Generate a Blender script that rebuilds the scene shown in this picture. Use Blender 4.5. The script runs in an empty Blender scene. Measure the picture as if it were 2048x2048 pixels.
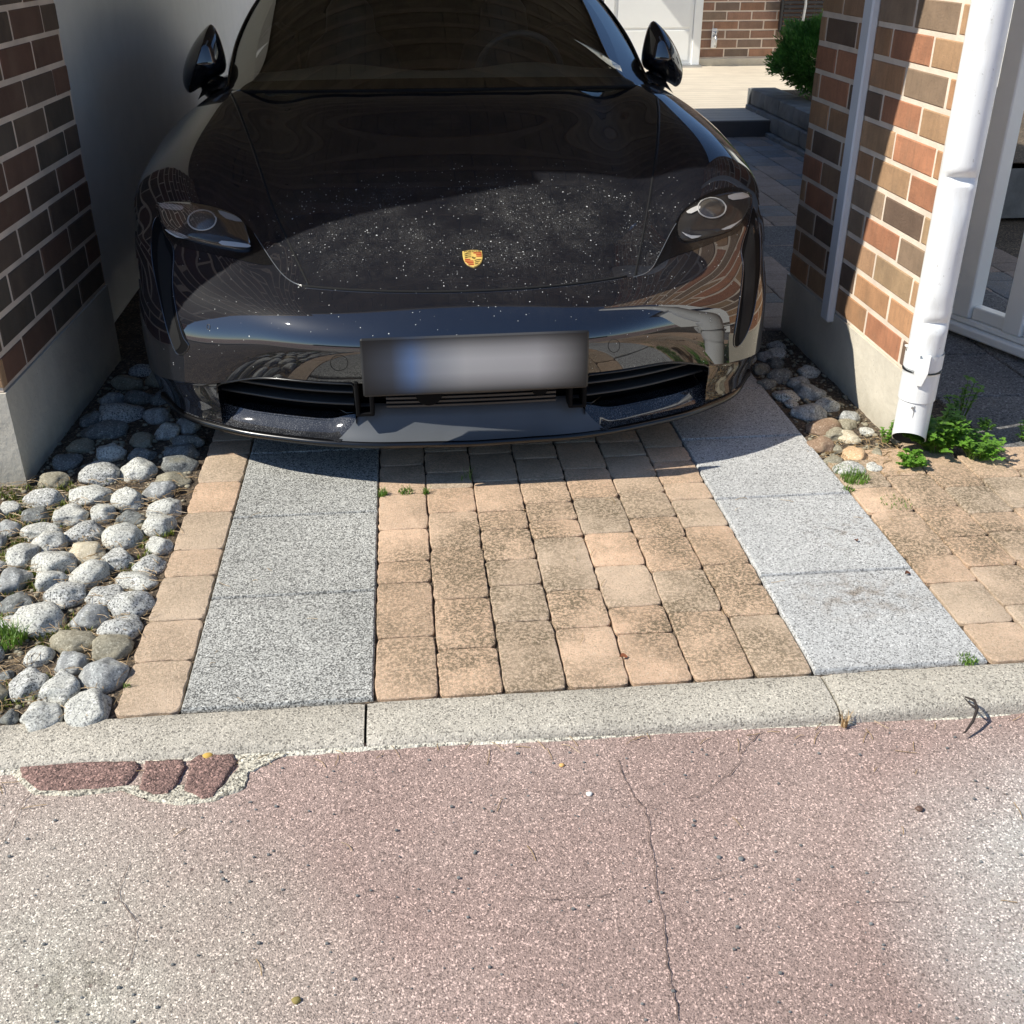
import bpy, bmesh, math, random
import numpy as np
from mathutils import Vector, Matrix, noise as mn
from mathutils.bvhtree import BVHTree
rnd = random.Random(7)
sc = bpy.context.scene
COL = sc.collection

# ------------------------------------------------------------------ camera
CAMH = 1.5; PITCH = math.radians(28.3); YAW = math.radians(5.68); FPX = 2142.0
cd = bpy.data.cameras.new('camera'); cam = bpy.data.objects.new('camera', cd); COL.objects.link(cam)
cam.location = (0, 0, CAMH); cam.rotation_euler = (math.pi/2 - PITCH, 0, -YAW)
cd.sensor_width = 36; cd.lens = 36*FPX/2048; cd.clip_start = .05; cd.clip_end = 800
sc.camera = cam
# ------------------------------------------------------------------ sky, sun, exposure
TR = Vector((.92, .225, -1.0)).normalized()          # the way the sunlight travels
SUNV = -TR
w = bpy.data.worlds.new('World'); sc.world = w; w.use_nodes = True
nt = w.node_tree; bg = nt.nodes['Background']; sky = nt.nodes.new('ShaderNodeTexSky')
sky.sky_type = 'NISHITA'; sky.sun_disc = False; sky.sun_elevation = math.asin(SUNV.z)
sky.sun_rotation = math.atan2(SUNV.x, SUNV.y); sky.air_density = .9; sky.dust_density = .1; sky.ozone_density = 4.5
nt.links.new(sky.outputs[0], bg.inputs[0]); bg.inputs[1].default_value = .108
sl = bpy.data.lights.new('sun', 'SUN'); sl.energy = 4.4; sl.angle = math.radians(.53); sl.color = (1, .95, .85)
so = bpy.data.objects.new('sun', sl); COL.objects.link(so); so.rotation_euler = TR.to_track_quat('-Z', 'Y').to_euler(); so.location = (-8, -2, 10)
sc.view_settings.view_transform = 'Standard'; sc.view_settings.look = 'None'
sc.view_settings.exposure = .5; sc.view_settings.gamma = 1
sc.render.resolution_x = 1024; sc.render.resolution_y = 1024
sc.cycles.max_bounces = 8; sc.cycles.transparent_max_bounces = 12

# ------------------------------------------------------------------ helpers
fh = Vector((math.sin(YAW), math.cos(YAW), 0)); RT = Vector((math.cos(YAW), -math.sin(YAW), 0))
FW = fh*math.cos(PITCH) - Vector((0, 0, math.sin(PITCH))); UP = fh*math.sin(PITCH) + Vector((0, 0, math.cos(PITCH)))
CP = Vector((0, 0, CAMH))
def ray(u, v): return FW + RT*((u-1024)/FPX) - UP*((v-1024)/FPX)
def onz(u, v, z=0.0):
    r = ray(u, v); return CP + r*((z-CAMH)/r.z)
def tag(o, label=None, cat=None, group=None, kind=None):
    if label: o['label'] = label
    if cat: o['category'] = cat
    if group: o['group'] = group
    if kind: o['kind'] = kind
    return o
def empty(name, loc=(0,0,0), rz=0, label=None, cat=None, group=None):
    o = bpy.data.objects.new(name, None); o.location = loc; o.rotation_euler = (0,0,rz); o.empty_display_size = .1
    COL.objects.link(o); return tag(o, label, cat, group)
class MB:
    def __init__(s): s.v = []; s.f = []; s.m = []; s.t = []
    def add(s, vs, fs, mi=0, tint=None):
        b = len(s.v); s.v += [tuple(p) for p in vs]; s.f += [tuple(i+b for i in f) for f in fs]
        s.m += [mi]*len(fs); s.t += [tint if tint is not None else (1,1,1)]*len(fs)
    def box(s, x0, x1, y0, y1, z0, z1, mi=0, tint=None, M=None):
        vs = [(x0,y0,z0),(x1,y0,z0),(x1,y1,z0),(x0,y1,z0),(x0,y0,z1),(x1,y0,z1),(x1,y1,z1),(x0,y1,z1)]
        if M is not None: vs = [M @ Vector(p) for p in vs]
        s.add(vs, [(3,2,1,0),(4,5,6,7),(0,1,5,4),(1,2,6,5),(2,3,7,6),(3,0,4,7)], mi, tint)
    def cbox(s, x0, x1, y0, y1, z0, z1, c=.004, mi=0, tint=None, M=None):   # chamfered box
        bm = bmesh.new(); bmesh.ops.create_cube(bm, size=1)
        for v in bm.verts: v.co = Vector(((x0+x1)/2+v.co.x*(x1-x0), (y0+y1)/2+v.co.y*(y1-y0), (z0+z1)/2+v.co.z*(z1-z0)))
        bmesh.ops.bevel(bm, geom=bm.edges[:], offset=c, segments=1, affect='EDGES')
        bm.verts.index_update(); vs = [v.co.copy() for v in bm.verts]
        if M is not None: vs = [M @ p for p in vs]
        s.add(vs, [tuple(v.index for v in f.verts) for f in bm.faces], mi, tint); bm.free()
    def tube(s, pts, r, n=8, cap=True, mi=0, rr=None, closed=False):
        pts = [Vector(p) for p in pts]; N = len(pts); vs = []; prev = None
        for i, p in enumerate(pts):
            if closed: d = pts[(i+1)%N]-pts[i-1]
            else: d = pts[min(i+1,N-1)]-pts[max(i-1,0)]
            if d.length < 1e-9: d = Vector((0,0,1))
            d.normalize()
            if prev is None:
                a = Vector((0,0,1)) if abs(d.z) < .9 else Vector((1,0,0)); u = d.cross(a).normalized()
            else:
                u = prev - d*prev.dot(d); u = u.normalized() if u.length > 1e-6 else d.orthogonal().normalized()
            prev = u; w_ = d.cross(u); ri = rr[i] if rr else r
            for k in range(n):
                a = 2*math.pi*k/n; vs.append(p+u*(ri*math.cos(a))+w_*(ri*math.sin(a)))
        fs = []
        for i in range(N if closed else N-1):
            j = (i+1) % N
            for k in range(n): fs.append((i*n+k, i*n+(k+1)%n, j*n+(k+1)%n, j*n+k))
        if cap and not closed: fs += [tuple(range(n))[::-1], tuple((N-1)*n+k for k in range(n))]
        s.add(vs, fs, mi)
    def grid(s, P, mi=0, closed=False):   # P[i][j]
        R = len(P); Cc = len(P[0]); vs = [p for row in P for p in row]; fs = []
        for i in range(R-1):
            for j in range(Cc if closed else Cc-1):
                k = (j+1) % Cc; fs.append((i*Cc+j, i*Cc+k, (i+1)*Cc+k, (i+1)*Cc+j))
        s.add(vs, fs, mi)
    def build(s, name, mats, parent=None, smooth=False, tint=False, loc=None, auto=None):
        me = bpy.data.meshes.new(name); me.from_pydata([tuple(p) for p in s.v], [], s.f); me.update()
        for m in (mats if isinstance(mats, (list, tuple)) else [mats]): me.materials.append(m)
        me.polygons.foreach_set('material_index', s.m)
        if smooth: me.polygons.foreach_set('use_smooth', [True]*len(s.f))
        if tint:
            a = me.attributes.new('tint', 'FLOAT_COLOR', 'FACE')
            a.data.foreach_set('color', np.array([(t[0],t[1],t[2],1) for t in s.t], dtype=np.float32).ravel())
        if auto is not None:
            me.polygons.foreach_set('use_smooth', [True]*len(s.f))
            bm = bmesh.new(); bm.from_mesh(me)
            for e in bm.edges:
                if len(e.link_faces) == 2 and e.calc_face_angle(0) > auto: e.smooth = False
            bm.to_mesh(me); bm.free()
        me.update()
        o = bpy.data.objects.new(name, me); COL.objects.link(o)
        if parent is not None: o.parent = parent
        if loc is not None: o.location = loc
        return o
def nz(p, s=1.0, o=0.0): return mn.noise(Vector(p)*s+Vector((o, o*1.7, -o)))

# ------------------------------------------------------------------ materials
class NT:
    def __init__(s, name):
        s.m = bpy.data.materials.new(name); s.m.use_nodes = True; s.t = s.m.node_tree
        s.b = s.t.nodes['Principled BSDF']; s.tc = s.t.nodes.new('ShaderNodeTexCoord')
    def n(s, typ, **kw):
        nd = s.t.nodes.new(typ)
        for k, v in kw.items():
            if k.startswith('i_'): nd.inputs[int(k[2:]) if k[2:].isdigit() else k[2:].replace('_', ' ')].default_value = v
            else: setattr(nd, k, v)
        return nd
    def l(s, a, b): s.t.links.new(a, b)
    def noise(s, scale, detail=4, rough=.55, vec=None, dist=0):
        nd = s.n('ShaderNodeTexNoise'); nd.inputs['Scale'].default_value = scale; nd.inputs['Detail'].default_value = detail
        nd.inputs['Roughness'].default_value = rough; nd.inputs['Distortion'].default_value = dist
        s.l(vec if vec is not None else s.tc.outputs['Object'], nd.inputs['Vector']); return nd.outputs['Fac']
    def vor(s, scale, out='Distance', feature='F1', vec=None, rand=1):
        nd = s.n('ShaderNodeTexVoronoi', feature=feature); nd.inputs['Scale'].default_value = scale; nd.inputs['Randomness'].default_value = rand
        s.l(vec if vec is not None else s.tc.outputs['Object'], nd.inputs['Vector']); return nd.outputs[out]
    def ramp(s, fac, stops, interp='LINEAR'):
        nd = s.n('ShaderNodeValToRGB'); cr = nd.color_ramp; cr.interpolation = interp
        while len(cr.elements) < len(stops): cr.elements.new(.5)
        for e, (p, c) in zip(cr.elements, stops): e.position = p; e.color = (*c, 1) if isinstance(c, (tuple, list)) else (c, c, c, 1)
        s.l(fac, nd.inputs[0]); return nd.outputs[0]
    def mix(s, f, a, b, mode='MIX'):
        nd = s.n('ShaderNodeMix', data_type='RGBA', blend_type=mode)
        for sock, v in ((nd.inputs[0], f), (nd.inputs[6], a), (nd.inputs[7], b)):
            if hasattr(v, 'default_value') and hasattr(v, 'links'): s.l(v, sock)
            elif isinstance(v, (tuple, list)): sock.default_value = (*v, 1) if len(v) == 3 else v
            elif sock == nd.inputs[0]: sock.default_value = v
            else: sock.default_value = (v, v, v, 1)
        return nd.outputs[2]
    def math(s, op, a, b=0.0, clamp=False):
        nd = s.n('ShaderNodeMath', operation=op, use_clamp=clamp)
        for k, v in ((0, a), (1, b)):
            if hasattr(v, 'links'): s.l(v, nd.inputs[k])
            else: nd.inputs[k].default_value = v
        return nd.outputs[0]
    def maprange(s, v, a, b, c=0.0, d=1.0):
        nd = s.n('ShaderNodeMapRange'); s.l(v, nd.inputs[0])
        for k, x in zip((1,2,3,4), (a,b,c,d)): nd.inputs[k].default_value = x
        return nd.outputs[0]
    def near(s, x, y, r0, r1, z=0, sy=1.0):         # 1 inside r0 of an object-space point, 0 beyond r1
        mp = s.n('ShaderNodeMapping'); mp.inputs['Location'].default_value = (-x, -y*sy, -z); mp.inputs['Scale'].default_value = (1, sy, 1)
        s.l(s.tc.outputs['Object'], mp.inputs[0]); le = s.n('ShaderNodeVectorMath', operation='LENGTH'); s.l(mp.outputs[0], le.inputs[0])
        return s.maprange(le.outputs['Value'], r0, r1, 1, 0)
    def bump(s, h, strength=.5, dist=.01):
        nd = s.n('ShaderNodeBump'); nd.inputs['Strength'].default_value = strength; nd.inputs['Distance'].default_value = dist
        s.l(h, nd.inputs['Height']); s.l(nd.outputs[0], s.b.inputs['Normal']); return nd
    def attr(s, name='tint'):
        nd = s.n('ShaderNodeAttribute', attribute_name=name); return nd.outputs['Color']
    def col(s, c):
        if hasattr(c, 'links'): s.l(c, s.b.inputs['Base Color'])
        else: s.b.inputs['Base Color'].default_value = (*c, 1)
    def set(s, **kw):
        for k, v in kw.items():
            i = s.b.inputs[k.replace('_', ' ')]
            if hasattr(v, 'links'): s.l(v, i)
            else: i.default_value = v
        return s
def plain(name, c, rough=.5, metal=0, bump=0, bs=60, coat=0, spec=.5, var=.08):
    m = NT(name); f = m.noise(7, 5); m.col(m.mix(m.ramp(f, [(.3, 0.0), (.7, 1.0)]), tuple(x*(1-var) for x in c), tuple(min(1, x*(1+var)) for x in c)))
    m.set(Roughness=rough, Metallic=metal); m.b.inputs['Specular IOR Level'].default_value = spec
    if coat: m.set(Coat_Weight=coat, Coat_Roughness=.03)
    if bump: m.bump(m.noise(bs, 6, .6), bump, .003)
    return m.m

def m_granular(name, base, dark, light, scale=230, dens=.5, bump=.6, stain=None, patch=(.85, 1.12), ps=2.2, pits=.5):
    """exposed aggregate: small grains of three tones over a broad tone map, with dark pits"""
    m = NT(name); lum = lambda c: max(sum(c)/3, .01); kd = lum(dark)/lum(base); kl = lum(light)/lum(base)
    pf = m.noise(ps, 5, .6); tone = m.mix(1.0, base, m.ramp(pf, [(.3, patch[0]), (.7, patch[1])]), 'MULTIPLY')
    if stain: tone = stain(m, tone)
    warp = m.n('ShaderNodeVectorMath', operation='ADD'); nv = m.n('ShaderNodeTexNoise'); nv.inputs['Scale'].default_value = scale*.8; m.l(m.tc.outputs['Object'], nv.inputs['Vector']); m.l(m.tc.outputs['Object'], warp.inputs[0])
    s2 = m.n('ShaderNodeVectorMath', operation='SCALE'); m.l(nv.outputs['Color'], s2.inputs[0]); s2.inputs[3].default_value = 1.4/scale; m.l(s2.outputs[0], warp.inputs[1])
    sep = m.n('ShaderNodeSeparateColor'); m.l(m.vor(scale, 'Color', vec=warp.outputs[0]), sep.inputs[0])
    g = m.ramp(sep.outputs[0], [(0, kd), (dens*.5, kd*1.1), (dens*.5+.10, .9), (.5+dens*.2, 1.0), (.80, 1.06), (.88, min(kl, 1.0)), (1, 1.0)])
    g2 = m.n('ShaderNodeMapRange'); m.l(sep.outputs[1], g2.inputs[0]); g2.inputs[1].default_value = .80; g2.inputs[2].default_value = .9; g2.inputs[3].default_value = 1.0; g2.inputs[4].default_value = kl
    c = m.mix(1.0, tone, g, 'MULTIPLY'); vm = m.n('ShaderNodeVectorMath', operation='SCALE'); m.l(c, vm.inputs[0]); m.l(g2.outputs[0], vm.inputs[3]); c = vm.outputs[0]
    pit = m.noise(scale*.62, 5, .75); c = m.mix(m.ramp(pit, [(.56, 0.0), (.66, pits)]), c, tuple(x*.55 for x in dark))
    big = m.vor(scale*.16, 'Color'); sb = m.n('ShaderNodeSeparateColor'); m.l(big, sb.inputs[0]); db = m.vor(scale*.16); bm_ = m.math('MULTIPLY', m.math('LESS_THAN', db, .20), m.math('LESS_THAN', sb.outputs[0], .07))
    c = m.mix(m.math('MULTIPLY', bm_, .7), c, tuple(x*.6 for x in dark))
    m.col(c); m.set(Roughness=.92); d = m.vor(scale*.9); m.bump(m.math('ADD', m.math('MULTIPLY', d, -1.0), m.math('MULTIPLY', pit, -1.2)), bump, .003)
    return m.m

def road_stain(m, c):
    n = m.noise(4, 6, .65)
    for gg, colr, am in ((m.near(1.32, 1.18, .32, .58, sy=1.0), (.49,.465,.425), .9), (m.near(1.6, .55, .3, .95), (.47,.445,.41), .85), (m.near(-1.05, .85, .62, 1.08), (.47,.445,.37), 1.0), (m.near(.15, -.05, .3, .95), (.49,.43,.375), .75), (m.near(-.9, 1.45, .1, .4), (.40,.36,.31), .6)):
        f = m.math('MULTIPLY', m.math('MULTIPLY', gg, am), m.ramp(n, [(.3, .6), (.6, 1.0)])); c = m.mix(f, c, colr)
    for x, y, r in ((.62, 1.0, .10), (.1, .62, .16), (.52, 1.02, .05), (-.6, 1.25, .10), (1.1, .75, .05), (-.55, 1.05, .07)):
        f = m.math('MULTIPLY', m.near(x, y, .01, r), m.ramp(m.noise(50, 5, .7), [(.45, 0.0), (.6, .75)])); c = m.mix(f, c, (.15,.14,.10))
    return m.mix(m.ramp(m.noise(1.6, 4, .6), [(.45, 0.0), (.7, .35)]), c, (.47,.38,.33))
M = {}
M['road'] = m_granular('road_asphalt', (.365,.262,.225), (.19,.125,.105), (.66,.59,.52), 350, .42, .6, road_stain, (.88,1.08), 1.5, .55)
M['slab_l'] = m_granular('speckled_concrete_slab', (.44,.435,.40), (.105,.105,.10), (.68,.67,.62), 330, .64, .5, None, (.85,1.12), 2.5)
def slab_r_stain(m, c):
    c = m.mix(m.math('MULTIPLY', m.near(1.12, 2.22, .02, .22, sy=1.5), m.ramp(m.noise(22, 5, .7), [(.45, 0.0), (.62, .75)])), c, (.20,.15,.10))
    return m.mix(m.math('MULTIPLY', m.near(1.2, 2.55, .02, .16), m.ramp(m.noise(30, 5, .7), [(.5, 0.0), (.62, .6)])), c, (.16,.12,.08))
M['slab_r'] = m_granular('pale_aggregate_slab', (.47,.47,.455), (.19,.185,.175), (.66,.655,.63), 310, .40, .4, slab_r_stain, (.9,1.1), 3)
M['kerb'] = m_granular('kerb_concrete', (.49,.45,.375), (.21,.19,.155), (.66,.62,.53), 300, .30, .5, None, (.84,1.1), 4)
M['dirt'] = m_granular('soil', (.10,.075,.05), (.035,.028,.02), (.26,.20,.13), 160, .5, 1, None, (.7,1.3), 6)
M['backpave'] = m_granular('grey_paving', (.17,.165,.16), (.07,.07,.07), (.30,.29,.28), 190, .5, .6)
def paver_mat():
    m = NT('peach_paver'); c = m.mix(1.0, m.attr(), m.ramp(m.noise(14, 5, .6), [(.3, .88), (.7, 1.1)]), 'MULTIPLY')
    c = m.mix(m.ramp(m.noise(230, 4, .8), [(.53, 0.0), (.64, .75)]), c, (.27,.19,.12))
    c = m.mix(m.ramp(m.noise(190, 4, .8), [(.56, 0.0), (.64, .6)]), c, (.86,.72,.55))
    st = m.ramp(m.noise(3.1, 4, .6), [(.36, 0.0), (.58, 1.0)]); region = m.math('MAXIMUM', m.near(.42, 2.33, .25, .75), m.math('MULTIPLY', m.near(1.55, 2.6, .2, .7), .9))
    st = m.math('MULTIPLY', st, m.math('ADD', m.math('MULTIPLY', region, 1.0), .45))
    sp = m.ramp(m.noise(120, 6, .85), [(.46, 0.0), (.53, 1.0)])
    c = m.mix(m.math('MULTIPLY', m.math('MULTIPLY', st, sp), .9), c, (.15,.115,.07)); c = m.mix(m.math('MULTIPLY', st, .15), c, (.36,.27,.16))
    m.col(c); m.set(Roughness=.92); m.bump(m.math('ADD', m.noise(40, 8, .75), m.math('MULTIPLY', m.noise(330, 3, .7), .7)), 1.0, .006); return m.m
M['paver'] = paver_mat()
def brick_mat():
    m = NT('fired_brick'); c = m.mix(1.0, m.attr(), m.ramp(m.noise(9, 5, .6), [(.3, .8), (.7, 1.15)]), 'MULTIPLY')
    mp = m.n('ShaderNodeMapping'); mp.inputs['Scale'].default_value = (1, 1, .12); m.l(m.tc.outputs['Object'], mp.inputs[0])
    c = m.mix(m.ramp(m.noise(60, 4, .6, mp.outputs[0]), [(.45, 0.0), (.75, .3)]), c, (.16,.11,.07))
    c = m.mix(m.ramp(m.noise(5.5, 3, .5), [(.56, 0.0), (.72, .35)]), c, (.24,.17,.11))
    c = m.mix(m.ramp(m.noise(150, 4, .8), [(.58, 0.0), (.68, .5)]), c, (.09,.06,.045)); m.col(c); m.set(Roughness=.88); m.bump(m.math('ADD', m.noise(110, 7, .8), m.noise(28, 4)), .8, .004); return m.m
M['brick'] = brick_mat()
M['mortar'] = plain('mortar', (.74,.62,.50), .95, bump=.7, bs=120, var=.14)
def concrete(name, c, streak=.0):
    m = NT(name); f = m.noise(4, 6, .65); k = m.mix(m.ramp(f, [(.3, 0.0), (.7, 1.0)]), tuple(x*.84 for x in c), tuple(min(1,x*1.1) for x in c))
    k = m.mix(m.ramp(m.vor(38), [(.045, .8), (.075, 0.0)]), k, tuple(x*.3 for x in c)); k = m.mix(m.ramp(m.noise(140, 3), [(.6, 0.0), (.75, .3)]), k, tuple(x*.6 for x in c))
    z = m.n('ShaderNodeSeparateXYZ'); m.l(m.tc.outputs['Object'], z.inputs[0])
    k = m.mix(m.math('MULTIPLY', m.maprange(z.outputs[2], .0, .09, .55, 0), m.noise(25, 4)), k, (.22,.19,.12))
    m.col(k); m.set(Roughness=.9); m.bump(m.math('ADD', m.noise(70, 6, .7), m.math('MULTIPLY', m.vor(38), .5)), .5, .004); return m.m
M['concrete'] = concrete('foundation_concrete', (.62,.57,.47))
M['plaster'] = plain('white_render', (.92,.915,.86), .85, bump=.25, bs=150, var=.03)
M['white'] = plain('white_lacquer', (.88,.885,.85), .35, var=.02)
def wm():
    m = NT('white_coated_steel'); mp = m.n('ShaderNodeMapping'); mp.inputs['Scale'].default_value = (1, 1, .18); m.l(m.tc.outputs['Object'], mp.inputs[0])
    c = m.mix(m.ramp(m.noise(26, 6, .7, mp.outputs[0]), [(.5, 0.0), (.72, .5)]), (.80,.81,.80), (.58,.56,.50)); c = m.mix(m.ramp(m.noise(70, 4, .7), [(.64, 0.0), (.70, .7)]), c, (.42,.40,.36))
    m.col(c); m.set(Roughness=.33); m.bump(m.noise(7, 3), .25, .01); return m.m
M['whitemetal'] = wm()
M['batten'] = plain('white_batten_paint', (.70,.72,.74), .5, var=.04)
M['darkwood'] = plain('dark_stained_wood', (.19,.158,.112), .6, bump=.4, bs=40, var=.25)
M['batwood'] = plain('weathered_batten_wood', (.235,.195,.145), .6, bump=.4, bs=40, var=.2)
M['deckstep'] = plain('shaded_deck_board', (.55,.47,.37), .75, bump=.2, var=.06)
M['stoneblock'] = plain('split_grey_stone', (.17,.175,.17), .95, bump=1, bs=45, var=.3)
M['blackmetal'] = plain('black_metal', (.015,.015,.017), .4)
M['galv'] = plain('galvanised_steel', (.55,.56,.57), .35, metal=.9)
M['glassdark'] = plain('dark_window_glass', (.012,.014,.016), .03, coat=1)
M['green'] = None
def leafmat(name, c, tr=.25):
    m = NT(name); f = m.n('ShaderNodeObjectInfo'); k = m.mix(m.ramp(m.noise(11, 3), [(.3, 0.0), (.7, 1.0)]), tuple(x*.6 for x in c), tuple(x*1.35 for x in c))
    m.col(k); m.set(Roughness=.45); m.b.inputs['Transmission Weight'].default_value = 0
    tb = m.n('ShaderNodeBsdfTranslucent'); m.l(k, tb.inputs[0]); mx = m.n('ShaderNodeMixShader'); mx.inputs[0].default_value = tr
    out = m.t.nodes['Material Output']; m.l(m.b.outputs[0], mx.inputs[1]); m.l(tb.outputs[0], mx.inputs[2]); m.l(mx.outputs[0], out.inputs[0]); return m.m
M['weed'] = leafmat('weed_leaf', (.17,.36,.045), .4); M['thuja'] = leafmat('thuja_leaf', (.10,.25,.04), .3)
M['grass'] = leafmat('grass_blade', (.15,.27,.04), .35); M['dry'] = leafmat('dry_needle', (.40,.27,.13), .1); M['moss'] = leafmat('moss', (.16,.19,.03), .2)
M['hedge'] = leafmat('hedge_leaf', (.05,.10,.025), .2)
M['twig'] = plain('dead_twig', (.03,.022,.018), .8)
def rockmat(name, base, dark, light, band=0, sp=.5):
    m = NT(name); oi = m.n('ShaderNodeObjectInfo'); v = m.n('ShaderNodeVectorMath', operation='ADD'); m.l(m.tc.outputs['Object'], v.inputs[0])
    sc_ = m.n('ShaderNodeVectorMath', operation='SCALE'); cx = m.n('ShaderNodeCombineXYZ'); m.l(oi.outputs['Random'], cx.inputs[0]); m.l(oi.outputs['Random'], cx.inputs[1])
    m.l(cx.outputs[0], sc_.inputs[0]); sc_.inputs[3].default_value = 40; m.l(sc_.outputs[0], v.inputs[1]); V = v.outputs[0]
    c = m.mix(m.ramp(m.noise(16, 5, .6, V), [(.3, 0.0), (.7, 1.0)]), tuple(x*.75 for x in base), base)
    c = m.mix(m.ramp(m.noise(190, 4, .75, V), [(.50, 0.0), (.58, sp)]), c, dark); c = m.mix(m.ramp(m.noise(150, 3, .7, V), [(.56, 0.0), (.64, .8)]), c, light)
    if band:
        wv = m.n('ShaderNodeTexWave'); wv.inputs['Scale'].default_value = 9; wv.inputs['Distortion'].default_value = 9; m.l(V, wv.inputs['Vector'])
        c = m.mix(m.ramp(wv.outputs['Fac'], [(.55, 0.0), (.8, band)]), c, dark)
    c = m.mix(m.ramp(m.noise(9, 4, .6, V), [(.6, 0.0), (.75, .45)]), c, (.33,.29,.17))
    m.col(c); m.set(Roughness=.85); m.bump(m.noise(120, 6, .7, V), .5, .003); return m.m
RM = [('pale grey granite', rockmat('pale_granite', (.60,.595,.53), (.10,.10,.10), (.78,.77,.72), 0, .85)),
      ('dark slate grey', rockmat('dark_gneiss', (.22,.23,.215), (.06,.06,.06), (.46,.46,.43), .2, .8)),
      ('black and white speckled', rockmat('speckled_granite', (.52,.52,.48), (.05,.05,.05), (.80,.79,.76), 0, 1.0)),
      ('cream', rockmat('cream_stone', (.58,.51,.37), (.22,.17,.10), (.75,.70,.58), 0, .4)),
      ('grey banded', rockmat('banded_gneiss', (.40,.41,.39), (.14,.14,.14), (.66,.66,.63), .4, .8)),
      ('olive brown', rockmat('olive_stone', (.33,.30,.22), (.12,.10,.06), (.50,.46,.35), 0, .6)),
      ('orange sandstone', rockmat('orange_stone', (.62,.42,.24), (.30,.17,.08), (.74,.60,.42), 0, .4)),
      ('reddish brown', rockmat('brown_stone', (.30,.20,.13), (.12,.08,.05), (.45,.34,.25), 0, .5))]
# ------------------------------------------------------------------ ground, road, kerb
def sheet(name, x0, x1, y0, y1, z, mat, nx=1, ny=1, f=None):
    b = MB(); P = [[(x0+(x1-x0)*i/nx, y0+(y1-y0)*j/ny, z) for i in range(nx+1)] for j in range(ny+1)]
    if f: P = [[(p[0], p[1], f(*p)) for p in r] for r in P]
    b.grid(P); return b.build(name, mat, smooth=bool(f))
def zroad(x, y): return -.016 - .022*max(0, min(1, (x+.2)/1.4)) - .004*max(0,(1.6-y))*.0
b = MB(); xs = [-400,-60,-12,-5]+[-3+.06*i for i in range(101)]+[5,12,60,400]; ys = [-400,-60,-12,-3]+[-.5+.05*i for i in range(47)]
b.grid([[(x, y if y < 1.79 else 1.80, zroad(x, y)+(.0022*nz((x,y,0),3)+.0012*nz((x,y,0),14) if abs(x) < 3.1 and y > -.6 else 0)) for x in xs] for y in ys])
tag(b.build('road', M['road'], smooth=True), 'worn pinkish red asphalt road in front of the driveway', kind='structure')
sheet('ground', -400, 400, 1.78, 400, -.075, M['dirt']); bpy.data.objects['ground']['kind'] = 'structure'
def zk(x): return 0.0
# kerb stones: chamfered bars with joints
b = MB(); joints = [-9,-7.6,-6.6,-5.6,-4.6,-3.4,-2.2,-1.16,-.135,.905,1.95,3.0,4.05,5.1,6.2,8,10]
for a, c in zip(joints[:-1], joints[1:]):
    a += .003; c -= .003; n = max(2, int((c-a)/.03)); P = []
    prof = [(1.80-.022, -.08), (1.80-.020, -.018), (1.80-.012, -.006), (1.80+.006, .001), (1.86, .003), (1.912, .002), (1.918, -.004), (1.918, -.06)]
    for i in range(n+1):
        x = a+(c-a)*i/n; e = .004 if i in (0, n) else 0
        P.append([(x, y+.003*nz((x,y,z),9), z-e+.0015*nz((x,y,z),25)) for (y, z) in prof])
    b.grid(P); b.add(P[0], [tuple(range(len(prof)))]); b.add(P[-1], [tuple(range(len(prof)))[::-1]])
tag(b.build('kerb', M['kerb'], auto=.9), 'weathered grey concrete kerb across the driveway mouth', kind='structure')
# mortar smear at the kerb foot
M['whitemortar'] = m_granular('white_mortar', (.66,.60,.47), (.30,.26,.19), (.80,.76,.64), 190, .3, 1.0)
b = MB(); P = []
for i in range(420):
    x = -1.9+i*.01; wd = .002+.020*max(0, nz((x,0,0),2.3,3)+.2)+.005*nz((x,0,0),21)+.004*nz((x,0,0),60)
    if x > 1.0: wd *= .8
    z = zroad(x, 1.75); low = max(0, min(1, (x-.2)/.25)); br = nz((x,0,0),7,8)+.25 if low > .5 else 1; z -= .003 if br > 0 else .012; P.append([(x, 1.783, z+.008*(1-low)+.004*low+.002*nz((x,3,0),50)), (x, 1.779-wd*.5, z+.0045*(1-low)+.004*low+.002*nz((x,4,0),70)), (x, 1.777-max(.003, wd), z-.002)])
b.grid(P); tag(b.build('mortar_strip', m_granular('kerb_mortar', (.78,.73,.60), (.22,.19,.14), (.80,.76,.64), 220, .45, .9, None, (.7,1.15), 18), smooth=True), 'crumbling white mortar line along the kerb foot', kind='structure')
def blob(b, cx, cy, rx, ry, z, h, n=22, seed=0, jit=.25, pts=None, ring=(0.0,.55,.85,1.0), prof=(1,.95,.75,-.3)):
    rings = []
    for t, hh in zip(ring, prof):
        row = []
        for k in range(n):
            a = 2*math.pi*k/n; r = 1+jit*nz((math.cos(a), math.sin(a), seed), 1.6)+jit*.3*nz((math.cos(a), math.sin(a), seed), 6)
            row.append((cx+rx*t*r*math.cos(a), cy+ry*t*r*math.sin(a), z+h*hh))
        rings.append(row)
    b.grid(rings, closed=True)
z8p = lambda x, y: tuple(onz(x/2.76, 1200+y/2.76, -.018)[:2])
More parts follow.
